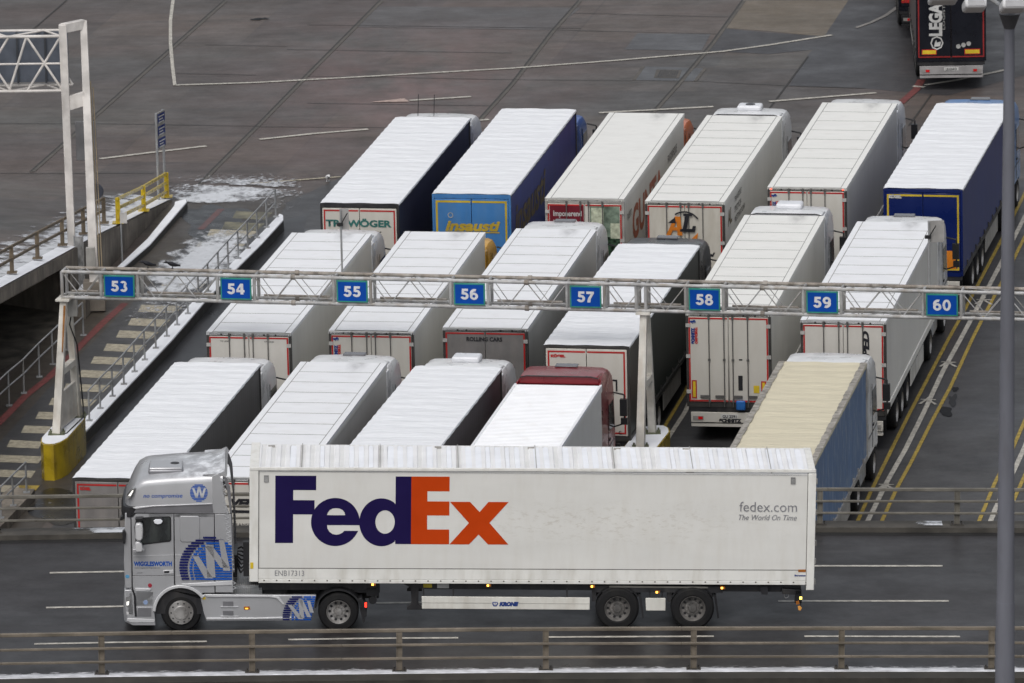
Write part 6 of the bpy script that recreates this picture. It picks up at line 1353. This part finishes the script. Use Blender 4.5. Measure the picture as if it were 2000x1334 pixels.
q = MB(); pts = [(962, 1174.5), (972, 1174.5), (972.5, 1179), (970, 1183), (964, 1183), (961.5, 1179)]; q.prism([tp(*p) for p in pts], .044, .048, 'y'); q.build('emblem', navy, sg, smooth=0); q = MB(); q.prism([tp(*p) for p in [(963.5, 1176), (966.2, 1176), (966.2, 1181), (965, 1181)]], .042, .044, 'y'); q.prism([tp(*p) for p in [(967.8, 1176), (970.5, 1176), (969, 1181), (967.8, 1181)]], .042, .044, 'y'); q.build('emblem', gd_, sg, smooth=0)
side('yellow_plate', [(827, 1140), (844, 1140.5), (844, 1151), (827, 1151)], mat('placard_yellow', (.4, .32, .03), .5), .24, .25, bevel=0); side('white_plate', [(854, 1140), (877, 1140), (877, 1152), (854, 1152)], mat('placard_grey', (.4, .4, .4), .5), .24, .25, bevel=0)
for px, py in ((1206, 1187), (1353, 1187)):
    for y, rr in ((.22, -math.pi/2), (2.28, math.pi/2)): add_wheel(fx, u_(px), y, .523, .523, .40, 'dark', rr)
    fender(px, py, 46, 150, 30, .1, .6); side('mudflap', [(px+41, 1160), (px+46, 1160), (px+52, 1204), (px+49, 1206)], plastic, .06, .6, bevel=0)
for px, py in ((729, 1140.5), (954, 1141.5), (1157, 1142.5), (1284, 1154.5), (1411, 1144.5)):
    h = side('side_marker', [(px-4, py-2.3), (px+5, py-2.3), (px+5, py+2.3), (px-4, py+2.3)], amber_off, .0 if py < 1150 else .06, .26, bevel=0); side('side_marker_bulb', [(px-3, py-1.8), (px+1, py-1.8), (px+1, py+1.8), (px-3, py+1.8)], mat('lit_amber_bulb', (1, .5, .08), .3, emit=4), -.006 if py < 1150 else .05, .0 if py < 1150 else .06, h, bevel=0)
side('reflective_strip', [(1190, 1142.8), (1383, 1144), (1383, 1147), (1190, 1146)], mat('dull_strip', (.2, .19, .17), .5), .085, .1, bevel=0)
q = MB(); a = tp(1537, 1163); q.lathe([(0, .05), (.03, .05), (.03, .065), (0, .065), (0, .05)], c=(a[0], .2, a[1]), axis='y', n=16); q.build('rope_hook', steel, fx)
side('rear_lamp_bracket', [(1554, 1150), (1566, 1150), (1567, 1176), (1553, 1176)], plastic, .1, .3); side('rear_marker', [(1562, 1163), (1567, 1163), (1567, 1168), (1562, 1168)], mat('lit_yellow_bulb', (1, .8, .15), .3, emit=3), .09, .1, bevel=0); side('rear_marker', [(1555, 1172), (1561, 1170), (1562, 1177), (1556, 1178)], amber_off, .08, .1, bevel=0); side('rear_marker', [(1559, 1181), (1564, 1181), (1567, 1185), (1564, 1189.5), (1560, 1189)], mat('orange_reflector', (.75, .35, .08), .3), .08, .1, bevel=0); side('marker_stalk', [(1563, 1170), (1565.5, 1170), (1565.5, 1182), (1563, 1182)], plastic, .1, .12, bevel=0)
side('rear_bumper', [(1528, 1158), (1566, 1160), (1566, 1150), (1528, 1148)], black, .1, 2.3, bevel=.01)

# ------------------------------------------------------------------ tall floodlight mast close to the camera
def py_(px, py, Y): d = FW + R0*((px-1000)/FPX) - U0*((py-667)/FPX); return CAM+d*(Y/d.y)
b1 = py_(1962.5, 1334, 134.5); t1 = py_(1971.8, 24, 134.5); dv = (t1-b1)/(t1.z-b1.z); b0 = b1+dv*(0-b1.z)
fm = empty('floodlight_mast', Matrix.Identity(4), 'tall grey floodlight mast rising close by at the right edge', 'mast')
mg = mat('mast_grey', (.145, .15, .175), .5, var=.08, vscale=(2, 2, .3), dirt=(.1, .1, .11))
rb = .178; kz = (.178-.093)/(t1.z-b1.z)
mid = b0+(t1-b0)*.62; rr_ = lambda p: .178+(b1.z-p.z)*kz
for a, b in ((b0, mid), (mid, t1)): MB().tube(a, b, rr_(a)+(.006 if a is b0 else 0), 24, rr_(b)+(.006 if a is b0 else 0)).build('mast_section', mg, fm)
MB().tube(t1-dv*.3, t1-dv*.02, .10, 16, .2).build('mast_head', mat('head_bracket', (.06, .06, .065), .5), fm)
mb = MB(); rc = t1+Vector((-.85, .9, .35))
for k in range(10):
    a, b = 2*math.pi*k/10, 2*math.pi*(k+1)/10; mb.tube(rc+Vector((1.05*math.cos(a), 1.05*math.sin(a), 0)), rc+Vector((1.05*math.cos(b), 1.05*math.sin(b), 0)), .035)
mb.tube(t1, rc+Vector((.95, 0, 0)), .04); mb.tube(t1, rc+Vector((0, 1.05, 0)), .04); mb.build('head_ring', steel, fm)
fl = mat('floodlight_white', (.62, .62, .63), .4, var=.04)
for (px, py, w2, h2, Y) in ((1978, 12, .22, .20, 134.0), (1903, 10, .20, .21, 134.4), (1842, -1, .26, .14, 135.4)):
    c = py_(px, py, Y); q = MB(); q.box(-w2, w2, -.28, .28, -h2*.45, h2*.45); o = q.build('floodlight', fl, fm, bevel=.05, seg=2); o.location = c; o.rotation_euler = (R(-22), 0, R(4))
    q = MB(); q.box(-w2+.05, w2-.05, -.285, -.27, -h2*.3, h2*.3); q.build('lamp_glass', mat('lamp_lens', (.35, .35, .36), .15), o)
